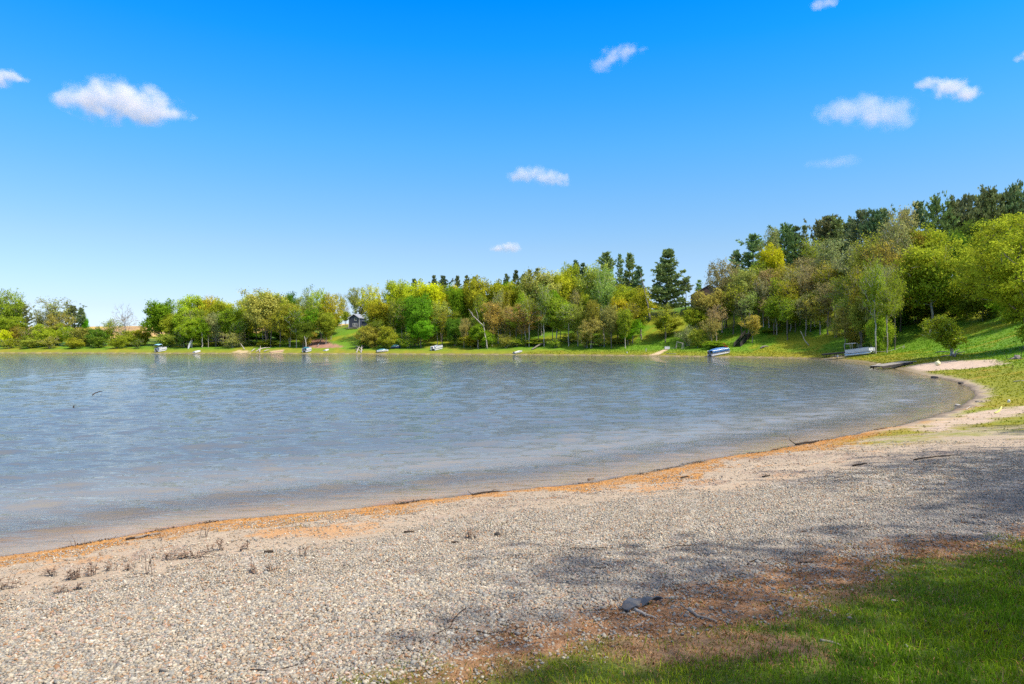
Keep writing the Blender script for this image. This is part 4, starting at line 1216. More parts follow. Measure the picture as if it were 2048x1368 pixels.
def pontoon_boat(label, a, b, L, skin, stripe=None, frame=None, canopy=None, cover=None, motor=True, hull='alu', group='boats pulled up along the shore', rails=True):
    o, rz, pt, _ = lay(a, b)
    e = thing('pontoon_boat', label, 'boat', (0, 0, 0), group=group)
    set_down(e, o, rz, pt)
    W2 = 1.15
    for s in (-1, 1):
        MB().tube([(-L / 2, s * .8, .33), (-L / 2 + .15, s * .8, .32), (L / 2 - .8, s * .8, .32), (L / 2 - .3, s * .8, .40), (L / 2 + .05, s * .8, .52)], [.24, .31, .31, .24, .06], 12).build('pontoon', M[hull], e, smooth=True)
    MB().box((0, 0, .68), (L, 2.3, .10)).build('deck', M['alu'], e, .01)
    if rails:
        for s in (-1, 1):
            f = MB().box((0, s * W2, 1.08), (L - .5, .05, .60)).build('side_fence', M[skin], e, .012)
            m_ = MB()
            m_.tube([(-L / 2 + .25, s * W2, 1.44), (L / 2 - .25, s * W2, 1.44)], .025, 6)
            for i in range(6):
                x = -L / 2 + .3 + i * (L - .6) / 5
                m_.tube([(x, s * (W2 + .03), .74), (x, s * (W2 + .03), 1.44)], .02, 6)
            m_.build('rail', M['alu'], f)
            if stripe:
                MB().box((0, s * (W2 + .028), .92), (L - .6, .02, .17)).build('stripe', M[stripe], f)
        MB().box((L / 2 - .27, 0, 1.08), (.05, 2.2, .60)).build('front_fence', M[skin], e, .012)
        MB().box((-L / 2 + .27, .55, 1.08), (.05, 1.1, .60)).build('rear_fence', M[skin], e, .012)
    for s in (-1, 1):
        st = MB().box((L / 2 - 1.3, s * .72, .95), (1.6, .6, .42)).build('seat', M['seat'], e, .05)
        MB().box((L / 2 - 1.3, s * .98, 1.3), (1.6, .14, .42)).build('seat_back', M['seat'], st, .04)
    c = MB().box((-.3, -.55, 1.1), (.6, .7, .74)).build('console', M['white'], e, .04)
    MB().tube([(-.62, -.55 + .18 * math.cos(t), 1.45 + .18 * math.sin(t)) for t in [k * math.pi / 6 for k in range(13)]], .02, 6).build('steering_wheel', M['black'], c)
    if cover:
        MB().loft([[(x, -1.12, 1.46), (x, -.6, h), (x, .6, h), (x, 1.12, 1.46)] for x, h in ((-L / 2 + .3, 1.5), (-L / 2 + 1.2, 1.72), (-.2, 1.86), (L / 2 - 1.4, 1.78), (L / 2 - .4, 1.52))]).build('boat_cover', M[cover], e)
    if frame or canopy:
        x0, x1, top = -L / 2 + .2, -L / 2 + 1.9, 2.7
        m_ = MB()
        for x in (x0, x1):
            m_.tube([(x, -W2, 1.4), (x, -W2, top - .2), (x, -W2 + .2, top), (x, W2 - .2, top), (x, W2, top - .2), (x, W2, 1.4)], .025, 6)
        for s in (-1, 1):
            m_.tube([(x0, s * (W2 - .2), top), (x1, s * (W2 - .2), top)], .035, 6)
        fr = m_.build('top_frame', M['white'], e, smooth=True)
        if canopy:
            MB().loft([[(x, -1.15, top - .12), (x, -.6, top + .06 + b_), (x, .6, top + .06 + b_), (x, 1.15, top - .12), (x, .6, top + .0 + b_), (x, -.6, top + .0 + b_)] for x, b_ in ((x0 - .1, .0), ((x0 + x1) / 2, .1), (x1 + .1, .0))]).build('canopy', M[canopy], e, smooth=True)
    if motor:
        mo = MB().loft([[(-L / 2 - .25 + dx * s, dy * s * .7, z) for dx, dy in ((-.2, -.2), (.18, -.2), (.18, .2), (-.2, .2))] for z, s in ((.75, .7), (.95, 1), (1.25, 1), (1.4, .6))]).build('outboard_motor', M['black'], e, .02)
        MB().box((-L / 2 - .2, 0, .45), (.12, .1, .7)).build('motor_leg', M['black'], mo)
    return e

def hull_rings(L, Wd, H, n=9, flat_stern=True):
    R = []
    for i in range(n):
        t = i / (n - 1)
        w = Wd / 2 * (1 - max(0, (t - .45) / .55) ** 2.2) * (1 if flat_stern else 1 - max(0, (.45 - t) / .45) ** 2.2)
        w = max(w, .02)
        x = -L / 2 + L * t
        z0 = .02 + .32 * H * max(0, t - .6) ** 2 * 4
        zt = H * (1 + .18 * t * t)
        R.append([(x, -w, zt), (x, -w * .86, z0 + H * .3), (x, -w * .25, z0), (x, w * .25, z0), (x, w * .86, z0 + H * .3), (x, w, zt)])
    return R

def open_boat(kind, label, a, b, L, Wd, H, mat, cover=None, windshield=False, flip=False, motor=False, flat_stern=True, roll=0.0, seats=True, group='boats pulled up along the shore'):
    o, rz, pt, _ = lay(a, b)
    e = thing(kind, label, 'boat', (0, 0, 0), group=group)
    set_down(e, o, rz, pt)
    if roll:
        e.rotation_euler = (roll, pt, rz)
    sgn = -1 if flip else 1
    R = hull_rings(L, Wd, H, flat_stern=flat_stern)
    if flip:
        R = [[(x, y, H * 1.2 - z) for x, y, z in r] for r in R]
    m_ = MB()
    m_.loft(R, close=False)
    for r in (R[0], R[-1]):
        m_.bm.faces.new([m_.bm.verts.new(p) for p in r])
    h = m_.build('hull', M[mat], e, smooth=False)
    sol = h.modifiers.new('thickness', 'SOLIDIFY')
    sol.thickness = .04
    MB().tube([r[0] for r in R] + [r[-1] for r in R[::-1]], .035, 6).build('gunwale', M['alu'], h)
    if not flip:
        if seats:
            for x in (-L * .25, L * .05):
                MB().box((x, 0, H * .62), (.3, Wd * .86, .05)).build('thwart', M['seat'], e, .01)
        if cover:
            MB().loft([[(x, -w, H * 1.04), (x, -w * .5, hh), (x, w * .5, hh), (x, w, H * 1.04)] for x, w, hh in ((-L / 2, Wd / 2, H * 1.15), (-L * .2, Wd / 2 * 1.02, H * 1.7), (L * .1, Wd / 2, H * 1.75), (L * .33, Wd * .36, H * 1.3), (L * .48, .06, H * 1.2))]).build('boat_cover', M[cover], e)
        if windshield:
            MB().beam((L * .02, -Wd * .4, H * 1.3), (L * .02, Wd * .4, H * 1.3), .04, .5).build('windshield', M['glass'], e)
        if motor:
            mo = MB().box((-L / 2 - .15, 0, H * 1.1), (.32, .3, .5)).build('outboard_motor', M['black'], e, .05)
            MB().box((-L / 2 - .15, 0, H * .45), (.1, .08, .8)).build('motor_leg', M['black'], mo)
    return e

pontoon_boat('white pontoon boat with an empty white canopy frame on the grass slope', hit(1697, 713.5), hit(1745, 708.5), 5.5, 'white', frame=True, hull='alu')
pontoon_boat('blue and white pontoon boat under a blue cover nosed up the bank', hit(1420, 713.2), hit(1456, 706.5), 5.6, 'blue', stripe='navy', cover='blue', hull='white')
pontoon_boat('pontoon boat with a pale blue canopy at the waterline', hit(313, 704.6), hit(331, 701), 3.9, 'white', canopy='paleblue', hull='white')
pontoon_boat('white pontoon boat with grey seats lying on the shore grass beneath the bright green tree', hit(860, 703), hit(887, 697), 4.4, 'white', hull='white')
pontoon_boat('small white pontoon boat with a dark stern below the bare earth bank', hit(608, 705.2), hit(620, 702.5), 2.8, 'white', cover='teal', hull='white')
open_boat('speedboat', 'white speedboat with a dark teal cover pulled up below the olive bush', hit(755, 705), hit(775, 703.2), 3.9, 1.7, .65, 'white', cover='teal', windshield=True, motor=True)
open_boat('speedboat', 'dark blue covered boat parked higher on the grass behind the white speedboat', hit(785, 697.5), hit(798, 697), 3.4, 1.7, .8, 'navy', cover='teal')
open_boat('rowboat', 'small white rowboat alone at the water right of the white leaning snag', hit(1027, 708.3), hit(1046, 704), 3.4, 1.4, .5, 'white', motor=True)
open_boat('rowboat', 'white upturned rowboat near the pale blue canopy boat', hit(388, 706), hit(401, 703), 3.2, 1.4, .5, 'white', flip=True)
open_boat('rowboat', 'flat white skiff drawn up under the bare earth bank', hit(648, 702.5), hit(658, 699.5), 3.0, 1.2, .38, 'white', flip=True)
p = hit(379, 698)
e = open_boat('canoe', 'pale canoe propped on end against the trees', p, p + Vector((1, 0, 0)), 3.4, .8, .32, 'white', flat_stern=False, seats=False)
e.location = p + Vector((.15, 0, 1.55))
e.rotation_euler = (math.radians(90), math.radians(-72), 0)

def dock(label, a, b, wid, H, name='dock_section', mat='greywood', planks=14):
    o, rz, pt, L = lay(a, b)
    e = thing(name, label, 'dock', (0, 0, 0), group='dock sections by the right-hand shore')
    set_down(e, o, rz, pt)
    m_ = MB()
    for i in range(planks):
        w = L / planks
        m_.box((-L / 2 + w * (i + .5), random.uniform(-.02, .02), H + random.uniform(-.008, .008)), (w * .93, wid, .05))
    m_.build('deck', M[mat], e)
    for s in (-1, 1):
        MB().box((0, s * (wid / 2 - .06), H - .16), (L * .98, .07, .26)).build('side_beam', M['darkwood'], e)
    for x in (-L * .42, L * .05, L * .42):
        for s in (-1, 1):
            MB().tube([(x, s * (wid / 2 - .14), -.15), (x, s * (wid / 2 - .14), H - .03)], .06, 8).build('leg', M['darkwood'], e)
    return e
dock('raised grey dock section stored on the grass left of the white pontoon boat', hit(1647, 715.5), hit(1692, 711.5), 1.5, .85)
a, b = Vector((*flat(1752, 738.5), .02)), hit(1815, 728.5)
dock('low weathered dock tilting from the sand patch into the water', a, b, 1.5, .38)
def plank(label, a, b, w, t, mat, name='plank', cat='plank', lift=.0, group=None):
    a, b = Vector(a) + Vector((0, 0, lift)), Vector(b) + Vector((0, 0, lift))
    e = MB().beam((0, 0, t / 2), b - a + Vector((0, 0, t / 2)), w, t).build(name, M[mat], None, .01, loc=a, label=label, cat=cat, group=group)
    return e
plank('pale loose board lying in the shallows by the low dock', Vector((*flat(1749, 732.5), .05)), hit(1760, 727.5), .3, .08, 'palewood')
plank('flat pale board lying by the water below the raised dock', hit(1649, 719.2), hit(1664, 717.4), .6, .10, 'palewood')
plank('dark board lying beyond the low dock', hit(1806, 725.5), hit(1832, 723.5), .4, .12, 'greywood')
plank('pinkish dock board at the water below the dark green maple', hit(540, 705.5), hit(566, 702.5), 1.2, .28, 'pinkwood')
plank('long pale board below the wooden swing frame', hit(1333, 708), hit(1352, 708), .5, .14, 'palewood')
plank('pale board between the white chest and the swing frame', hit(1341, 696.8), hit(1350, 696.6), .5, .14, 'palewood')

# wooden stairs up the hillside
a, b = hit(1474, 694), hit(1500, 694)
top = Vector((a.x + 4.6, a.y + 7, 0)); top.z = max(h1(top.x, top.y) + .25, a.z + 3.5)
top = at(1497, 668, a.y + 7)
st = thing('staircase', 'dark grey wooden staircase climbing the hillside right of the blue boat', 'stairs', a)
d = top - a
run = Vector((d.x, d.y, 0)); side = Vector((-run.y, run.x, 0)).normalized()
n = 13
m_ = MB()
rot = Matrix.Rotation(math.atan2(run.y, run.x), 3, 'Z')
for i in range(n):
    t = (i + .5) / n
    m_.box(d * t + Vector((0, 0, .12)), (run.length / n * 1.02, 1.7, .07), rot)
m_.build('tread', M['darkwood'], st)
for s in (-1, 1):
    off_ = side * s * .88
    MB().beam(off_ + Vector((0, 0, -.05)), d + off_ + Vector((0, 0, -.05)), .08, .4).build('stringer', M['darkwood'], st)
    r = MB().beam(off_ + Vector((0, 0, 1.1)), d + off_ + Vector((0, 0, 1.1)), .09, .12).build('handrail', M['darkwood'], st)
    MB().beam(off_ + Vector((0, 0, .62)), d + off_ + Vector((0, 0, .62)), .05, .5).build('panel', M['darkwood'], r)
    for i in range(5):
        q = d * (i / 4) + off_
        MB().beam(q + Vector((0, 0, -.6)), q + Vector((0, 0, 1.15)), .11, .11).build('post', M['darkwood'], st)
land = MB().box(d + run.normalized() * .9 + Vector((0, 0, .1)), (1.8, 1.9, .1), rot).build('landing', M['greywood'], st)
MB().beam(d + run.normalized() * 1.8 + Vector((0, 0, .2)) - side * .9, d + run.normalized() * 5.2 + Vector((0, 0, 1.0)) - side * .9, .08, .1).build('rail', M['greywood'], st)

# chest, chair, swing frame, post, buckets
p = hit(1334, 699)
e = thing('storage_chest', 'white storage chest at the head of the sandy path', 'chest', p)
MB().box((0, 0, .46), (1.4, .7, .66)).build('box', M['white'], e, .03)
MB().box((0, 0, .84), (1.46, .76, .12)).build('lid', M['white'], e, .03)
for sx in (-1, 1):
    for sy in (-1, 1):
        MB().box((sx * .6, sy * .26, .05), (.12, .12, .2)).build('foot', M['greywood'], e)
p = hit(1451, 695.5)
e = thing('lawn_chair', 'faded red lawn chair on the grass behind the blue boat', 'chair', p, .5)
MB().box((0, 0, .42), (.8, .7, .08), Matrix.Rotation(.12, 3, 'X')).build('seat', M['red'], e, .02)
MB().box((0, .42, .85), (.85, .08, .95), Matrix.Rotation(-.3, 3, 'X')).build('backrest', M['red'], e, .02)
for s in (-1, 1):
    MB().box((s * .46, -.05, .66), (.14, .8, .05)).build('armrest', M['red'], e, .015)
    MB().box((s * .42, -.32, .3), (.09, .09, .7)).build('leg', M['red'], e)
    MB().box((s * .42, .34, .26), (.09, .09, .6)).build('leg', M['red'], e)
p = hit(1352, 697); q = hit(1366, 699)
e = thing('swing_frame', 'rough wooden swing frame with splayed legs right of the white chest', 'swing frame', p)
w = q - p
MB().tube([(.35, .3, 1.95), w + Vector((-.1, .3, 1.8))], .09, 8).build('top_beam', M['palewood'], e)
for base, tp in (((0, 0, -.1), (.42, .3, 2.15)), ((0, 1.1, -.1), (.42, .35, 2.1)), (w + Vector((-.35, 0, -.1)), w + Vector((-.05, .3, 1.95))), (w + Vector((.35, .1, -.1)), w + Vector((.15, .3, 1.9)))):
    MB().tube([base, tp], [.09, .07], 8).build('leg', M['palewood'], e)
s_ = MB().box((w.x * .55, .4, .6), (.9, .35, .06)).build('swing_seat', M['greywood'], e, .01)
for sx in (-.35, .35):
    MB().tube([(w.x * .55 + sx, .4, .62), (w.x * .55 + sx, .32, 1.85)], .02, 5).build('rope', M['twig'], s_)
def post(label, px, py, H, mat, r=.08, name='post'):
    MB().tube([(0, 0, -.2), (.02, 0, H * .6), (.03, .01, H)], [r, r * .95, r * .8], 8).build(name, M[mat], None, loc=hit(px, py), label=label, cat='post')
post('pale wooden post in the grass left of the white chest', 1292, 703, .95, 'palewood', .12)
def bucket(label, px, py, r, H, mat, name='bucket', cat='bucket'):
    e = thing(name, label, cat, hit(px, py))
    MB().tube([(0, 0, 0), (0, 0, H * .9), (0, 0, H)], [r * .8, r, r * 1.06], 12).build('body', M[mat], e)
    MB().tube([(r * math.cos(t), 0, H + r * .8 * math.sin(t)) for t in [k * math.pi / 8 for k in range(9)]], .015, 5).build('handle', M['alu'], e)
bucket('white bucket on the sand between the raised dock and the white pontoon boat', 1675.5, 714.5, .2, .42, 'white')
bucket('little white bucket on the waterline grass left of the sandy path', 1254, 706.5, .2, .4, 'white')
p = hit(1876, 731)
e = thing('jug', 'pale yellow plastic jug lying on the sand patch', 'jug', p, .6)
MB().loft([[(x, w_ * math.cos(t), .26 + w_ * math.sin(t)) for t in [k * math.pi / 4 for k in range(8)]] for x, w_ in ((-.35, .18), (-.3, .25), (.15, .25), (.3, .12), (.38, .07))]).build('body', M['cream'], e, smooth=True)
MB().tube([(.3, 0, .42), (.12, 0, .62), (-.1, 0, .6), (-.15, 0, .48)], .035, 6).build('handle', M['cream'], e)
MB().tube([(.38, 0, .26), (.46, 0, .26)], .08, 8).build('cap', M['darkwood'], e)
# the rope from the white pontoon boat to its stake
p = hit(1808, 697)
e = thing('stake', 'pale forked driftwood stake holding the rope on the grass slope', 'stake', p)
MB().tube([(-.3, 0, -.1), (0, 0, .55), (.05, 0, .75)], [.07, .06, .04], 7).build('post', M['palewood'], e)
MB().tube([(.35, .1, -.1), (.0, .02, .5)], [.06, .05], 7).build('brace', M['palewood'], e)
a, b = hit(1745, 708.5) + Vector((0, 0, .6)), p + Vector((0, 0, .55))
MB().tube([(b - a) * t + Vector((0, 0, -.5 * math.sin(math.pi * t))) for t in [k / 8 for k in range(9)]], .03, 5).build('rope', M['palewood'], None, loc=a, label='pale rope running from the white pontoon boat to its stake', cat='rope')

# houses
def house(name, label, loc, rz, w, dp, hw, hr, wall, roof, windows=(), trim=True, over=.35):
    e = thing(name, label, 'house', loc, rz)
    MB().prism([(-w / 2, -.6), (w / 2, -.6), (w / 2, hw), (0, hw + hr), (-w / 2, hw)], 0, dp).build('wall', M[wall], e)
    for s in (-1, 1):
        nx, nz = hr, w / 2
        ln = math.hypot(nx, nz)
        ox, oz = s * nx / ln * .08, nz / ln * .08
        ex, ez = s * (w / 2 + over), hw - over * hr / (w / 2)
        r = MB().prism([(0, hw + hr + .02), (ex, ez + .02), (ex, ez + .18), (0, hw + hr + .2)], -over, dp + over).build('roof_slope', M[roof], e)
        if trim:
            MB().prism([(0, hw + hr - .12), (ex, ez - .14), (ex, ez + .16), (0, hw + hr + .17)], -over - .05, -over - .003).build('fascia', M['white'], r)
            MB().box((s * (w / 2 - .06), -.035, hw / 2 - .3), (.2, .06, hw + .5)).build('corner_board', M['white'], e)
    for (x, z, ww, wh) in windows:
        f = MB()
        for sx in (-1, 1):
            f.box((x + sx * (ww / 2 + .05), -.05, z), (.12, .08, wh + .22))
        f.box((x, -.05, z + wh / 2 + .05), (ww, .08, .12)); f.box((x, -.05, z - wh / 2 - .05), (ww, .08, .12)); f.box((x, -.045, z), (.09, .06, wh))
        f = f.build('window', M['white'], e)
        MB().box((x, -.02, z), (ww, .05, wh)).build('pane', M['glass'], f)
    return e
p = hit(708, 656.5)
e = house('house', 'navy two-storey gabled house at the top of the sloping lawn', p, math.radians(-8), 4.6, 8, 4.3, 1.5, 'siding', 'shingle', [(.75, 3.7, .9, 1.0), (-.1, 1.35, .7, 1.2), (.95, 1.35, .7, 1.2)])
MB().box((4.3, 5.2, 1.2), (4.0, 4.5, 3.4)).build('side_wing', M['siding'], e)
MB().prism([(2.2, 3.0), (6.6, 2.6), (6.6, 2.75), (2.2, 3.15)], 2.7, 7.8).build('wing_roof', M['shingle'], e)
MB().box((-.3, -1.3, .05), (4.6, 1.6, .25)).build('porch_deck', M['palewood'], e)
house('house', 'grey house with a white framed window half hidden behind the grey-brown tree', hit(420, 684), math.radians(6), 9, 8, 3.2, 2.2, 'greywall', 'brownroof', [(-1.7, 1.6, .9, 1.3), (1.2, 1.6, .9, 1.3)])
x, y = (1418 - 1024) / F * 226, 226
e = house('house', 'brown house whose gabled roofs show above the russet tree', (x, y, at(1418, 612, y).z), math.radians(-8), 9, 12, 4.3, 2.6, 'brownwall', 'brownroof', [(-1.5, 2.2, 1.0, 1.3), (1.6, 2.2, 1.0, 1.3)], trim=False)
MB().box((6.5, 7.5, 3.2), (6, 7, 7)).build('side_wing', M['brownwall'], e)
MB().prism([(3.2, 6.6), (6.5, 8.6), (9.9, 6.6), (9.9, 6.85), (6.5, 8.9), (3.2, 6.85)], 3.6, 11.6).build('wing_roof', M['brownroof'], e)
x, y = (1482 - 1024) / F * 214, 214
house('cabin', 'dark brown cabin glimpsed between trunks above the staircase', (x, y, h1(x, y)), math.radians(-12), 8, 7, 3.2, 1.8, 'brownwall', 'brownroof', [(0, 1.7, 1.2, 1.1)], trim=False)

# ------------------------------------------------------------------ driftwood, snags, rocks, twigs
def log(label, pts, r0, r1, mat, branches=(), name='log', cat='log', group=None, lift=None):
    """A crooked log or stick through world points; branches leave it as further crooked tubes."""
    o = Vector(pts[0])
    P = [Vector(q) - o for q in pts]
    e = None
    Q = [P[0]]
    for a, b in zip(P, P[1:]):
        L = (b - a).length
        for t in (.33, .67, 1):
            j = L * .035 if t < 1 else 0
            Q.append(a + (b - a) * t + Vector((random.uniform(-j, j), random.uniform(-j, j), random.uniform(0, j))))
    m_ = MB().tube(Q, [r0 + (r1 - r0) * i / (len(Q) - 1) for i in range(len(Q))], 8)
    for br in branches:
        B = [Vector(q) - o for q in br]
        m_.tube(B, [r1 * 1.0 - r1 * .55 * i / (len(B) - 1) for i in range(len(B))], 6)
    return m_.build(name, M[mat], None, smooth=True, loc=o, label=label, cat=cat, group=group)
def up(v, z):
    return Vector(v) + Vector((0, 0, z))

# the white leaning snag
b = hit(975, 698); dd = b.y
log('tall white leaning snag with a bent broken top on the shore', [up(b, -.3), at(971, 675, dd), at(967, 652, dd + .3), at(957, 642, dd + .6), at(946, 632, dd + 1), at(943, 624, dd + 1.2)], .22, .09, 'palewood',
    [[at(968, 655, dd), at(968, 648, dd), at(967, 644, dd)], [at(946, 632, dd + 1), at(940, 622, dd + 1.4), at(937, 618, dd + 1.5)], [at(957, 642, dd + .6), at(955, 628, dd + 1), at(951, 617, dd + 1.4)]], name='dead_tree', cat='dead tree')
b = hit(1302, 660); dd = 214
log('bare leaning trunk between the pine cluster and the lone pine', [at(1301, 640, dd), at(1296, 610, dd), at(1288, 575, dd), at(1281, 546, dd)], .28, .06, 'greytwig',
    [[at(1296, 610, dd), at(1300, 590, dd), at(1302, 580, dd)], [at(1288, 575, dd), at(1284, 566, dd), at(1278, 562, dd)]], name='dead_tree', cat='dead tree')
b = hit(489, 699); dd = b.y
log('pale dead trunk leaning back over the shore left of the driftwood heap', [b, at(485, 693, dd + .5), at(481, 687, dd + 1)], .2, .08, 'palewood', name='dead_tree', cat='dead tree')
b = hit(612, 698); dd = b.y
log('forked grey snag beside the bare earth bank', [up(b, -.2), at(612, 688, dd), at(611, 680, dd), at(609, 673, dd)], .24, .1, 'palewood', [[at(612, 682, dd), at(614, 676, dd), at(617, 671, dd)]], name='dead_tree', cat='dead tree')
log('dark log leaning down the bare earth bank', [up(hit(635, 693), .1), up(hit(643, 678), .3)], .26, .18, 'greytwig')
b = hit(1618, 692); dd = b.y
log('thin pale fallen trunk leaning in the hillside wood', [up(b, .1), at(1608, 678, dd + 1), at(1601, 662, dd + 2)], .14, .06, 'palewood', name='dead_tree', cat='dead tree')
# driftwood
def heap(label, spots, r, mat, name='driftwood', group='driftwood along the far shore'):
    pts = [up(hit(*s[:2]), s[2]) for s in spots]
    o = pts[0]
    m_ = MB()
    for a, b in zip(pts[::2], pts[1::2]):
        md = (a + b) / 2 + Vector((0, .3, r * 1.2))
        m_.tube([a - o, md - o, b - o], [r, r * .85, r * .4], 7)
    m_.build(name, M[mat], None, smooth=True, loc=o, label=label, cat='driftwood', group=group)
heap('tangle of bleached driftwood below the big tan oak', [(512, 704, .2), (528, 699, .5), (516, 701, .4), (541, 698, .5), (519, 705, .2), (521, 697, 1.0), (528, 704, .2), (540, 702, .4), (503, 703.5, .1), (511, 700.5, .6)], .2, 'palewood')
heap('crossed grey driftwood below the brownish bush', [(711, 701, .5), (724, 705, .1), (713, 706, .1), (719, 697, 1.0), (712, 697, .9), (726, 703, .3), (722, 706, .1), (725, 690, 1.2)], .2, 'palewood')
heap('long grey fallen log in the grass under the wide tan tree', [(1064, 700, .2), (1090, 691, .8), (1072, 695, .4), (1093, 690, .9)], .25, 'greytwig')
heap('grey fallen trunk lying under the low russet tree', [(1162, 690, .7), (1212, 692.5, .5), (1170, 694, .2), (1176, 689, .8)], .28, 'greytwig')
heap('short grey logs in the grass between the staircase and the raised dock', [(1521, 698, .2), (1533, 695, .3), (1526, 697, .3), (1537, 694.5, .2)], .22, 'greytwig')
heap('dead branches along the sand edge under the small lopsided tree', [(1882, 715, .1), (1905, 713, .1), (1906, 714, .1), (1929, 708, .35), (1910, 715, .1), (1918, 706, .6), (1903, 712, .1), (1925, 711, .2), (1872, 706, .1), (1898, 705, .1)], .085, 'greytwig')
def rock(label, px, py, sx, sy, sz, mat, name='rock', cat='rock', z=0.0, seed=0, group=None):
    bm = bmesh.new()
    bmesh.ops.create_icosphere(bm, subdivisions=3, radius=1)
    rr = random.Random(seed)
    dirs = [Vector((rr.gauss(0, 1), rr.gauss(0, 1), rr.gauss(0, 1))).normalized() for _ in range(9)]
    lim = [rr.uniform(.62, .95) for _ in dirs]
    for v in bm.verts:
        for d_, l_ in zip(dirs, lim):
            k_ = v.co.dot(d_)
            if k_ > l_:
                v.co -= d_ * (k_ - l_) * .85
        v.co = Vector((v.co.x * sx, v.co.y * sy, v.co.z * sz + sz * .45))
    me = bpy.data.meshes.new(name)
    for f in bm.faces:
        f.smooth = True
    bm.to_mesh(me); bm.free()
    me.materials.append(M[mat])
    return link(name, me, None, up(hit(px, py), z), label, cat, group)
rock('dark rock at the water edge of the cove below the sand patch', 1869, 757, .34, .26, .15, 'darkrock', seed=1)
rock('small dark rock at the rim of the cove right of the larger one', 1922, 767.5, .26, .2, .10, 'darkrock', seed=2)
rock('pale stone on the near rim of the cove', 1915, 812, .15, .1, .06, 'rock', seed=3)
rock('white litter stone standing in the grass above the yellow plastic piece', 2018, 805, .07, .06, .10, 'white', seed=4)
# weathered stump with roots at the right edge
p = hit(2034, 718)
e = thing('tree_stump', 'grey weathered stump with dry roots at the right edge', 'stump', p)
MB().tube([(0, 0, -.1), (0, 0, .18), (.03, 0, .42)], [.42, .30, .24], 10).build('trunk', M['greytwig'], e, smooth=True)
m_ = MB()
for k in range(6):
    t = k * 1.05
    m_.tube([(.2 * math.cos(t), .2 * math.sin(t), .15), (.5 * math.cos(t), .5 * math.sin(t), .06), (.85 * math.cos(t + .2), .85 * math.sin(t + .2), -.02)], [.09, .06, .025], 6)
m_.build('root', M['greytwig'], e, smooth=True)
p = hit(2015, 719)
log('dry leafless branch standing beside the stump', [p, up(p, .45) + Vector((-.25, 0, .0)), up(p, .8) + Vector((-.4, 0, 0))], .03, .012, 'twig', [[up(p, .3) + Vector((-.15, 0, 0)), up(p, .6) + Vector((.1, 0, 0))]], name='branch', cat='branch')
p = hit(2042, 716)
log('bent dead sapling rising above the stump', [p, up(p, .7) + Vector((.1, 0, 0)), up(p, 1.3) + Vector((.35, 0, 0))], .03, .012, 'twig', [[up(p, .7) + Vector((.1, 0, 0)), up(p, 1.1) + Vector((-.2, 0, 0))]], name='branch', cat='branch')
p = hit(2024, 738)
log('short black curved stick upright in the bright bank grass', [p, up(p, .2) + Vector((.09, 0, 0)), up(p, .42) + Vector((.03, 0, 0))], .035, .015, 'twig', name='stick', cat='stick')
# yellow plastic piece
p = hit(1997, 827)
m_ = MB()
Rr = []
for i in range(9):
    t = i / 8
    x, z = -.17 + .30 * t, .02 + .24 * t ** 2.2
    w_ = .075 * math.sin(math.pi * (.12 + .8 * t))
    Rr.append([(x, -w_, z), (x + .01, 0, z - .025), (x, w_, z), (x - .012, w_ * .7, z + .03), (x - .012, -w_ * .7, z + .03)])
m_.loft(Rr).build('plastic_piece', M['yellow'], None, smooth=True, loc=p, label='curved bright yellow plastic piece in the sandy grass', cat='litter')
# torn dark sheet
pts = [(1243, 1222), (1258, 1208), (1285, 1206), (1312, 1206), (1326, 1204), (1300, 1213), (1276, 1217), (1256, 1226)]
P = [hit(*q) for q in pts]
o = P[0].copy()
bm = bmesh.new()
vs_ = [bm.verts.new(q - o + Vector((0, 0, .03 + .03 * math.sin(i * 1.7)))) for i, q in enumerate(P)]
bm.faces.new(vs_)
bmesh.ops.triangulate(bm, faces=bm.faces[:])
bmesh.ops.subdivide_edges(bm, edges=bm.edges[:], cuts=3, use_grid_fill=True)
for v in bm.verts:
    v.co.z += .018 * math.sin(v.co.x * 23 + v.co.y * 11) + .010 * math.sin(v.co.y * 50)
me = bpy.data.meshes.new('plastic_sheet'); bm.to_mesh(me); bm.free(); me.materials.append(M['slate'])
e = link('plastic_sheet', me, None, o, 'torn strip of dark grey sheeting half buried at the gravel edge', 'litter')
sm = e.modifiers.new('thickness', 'SOLIDIFY'); sm.thickness = .012
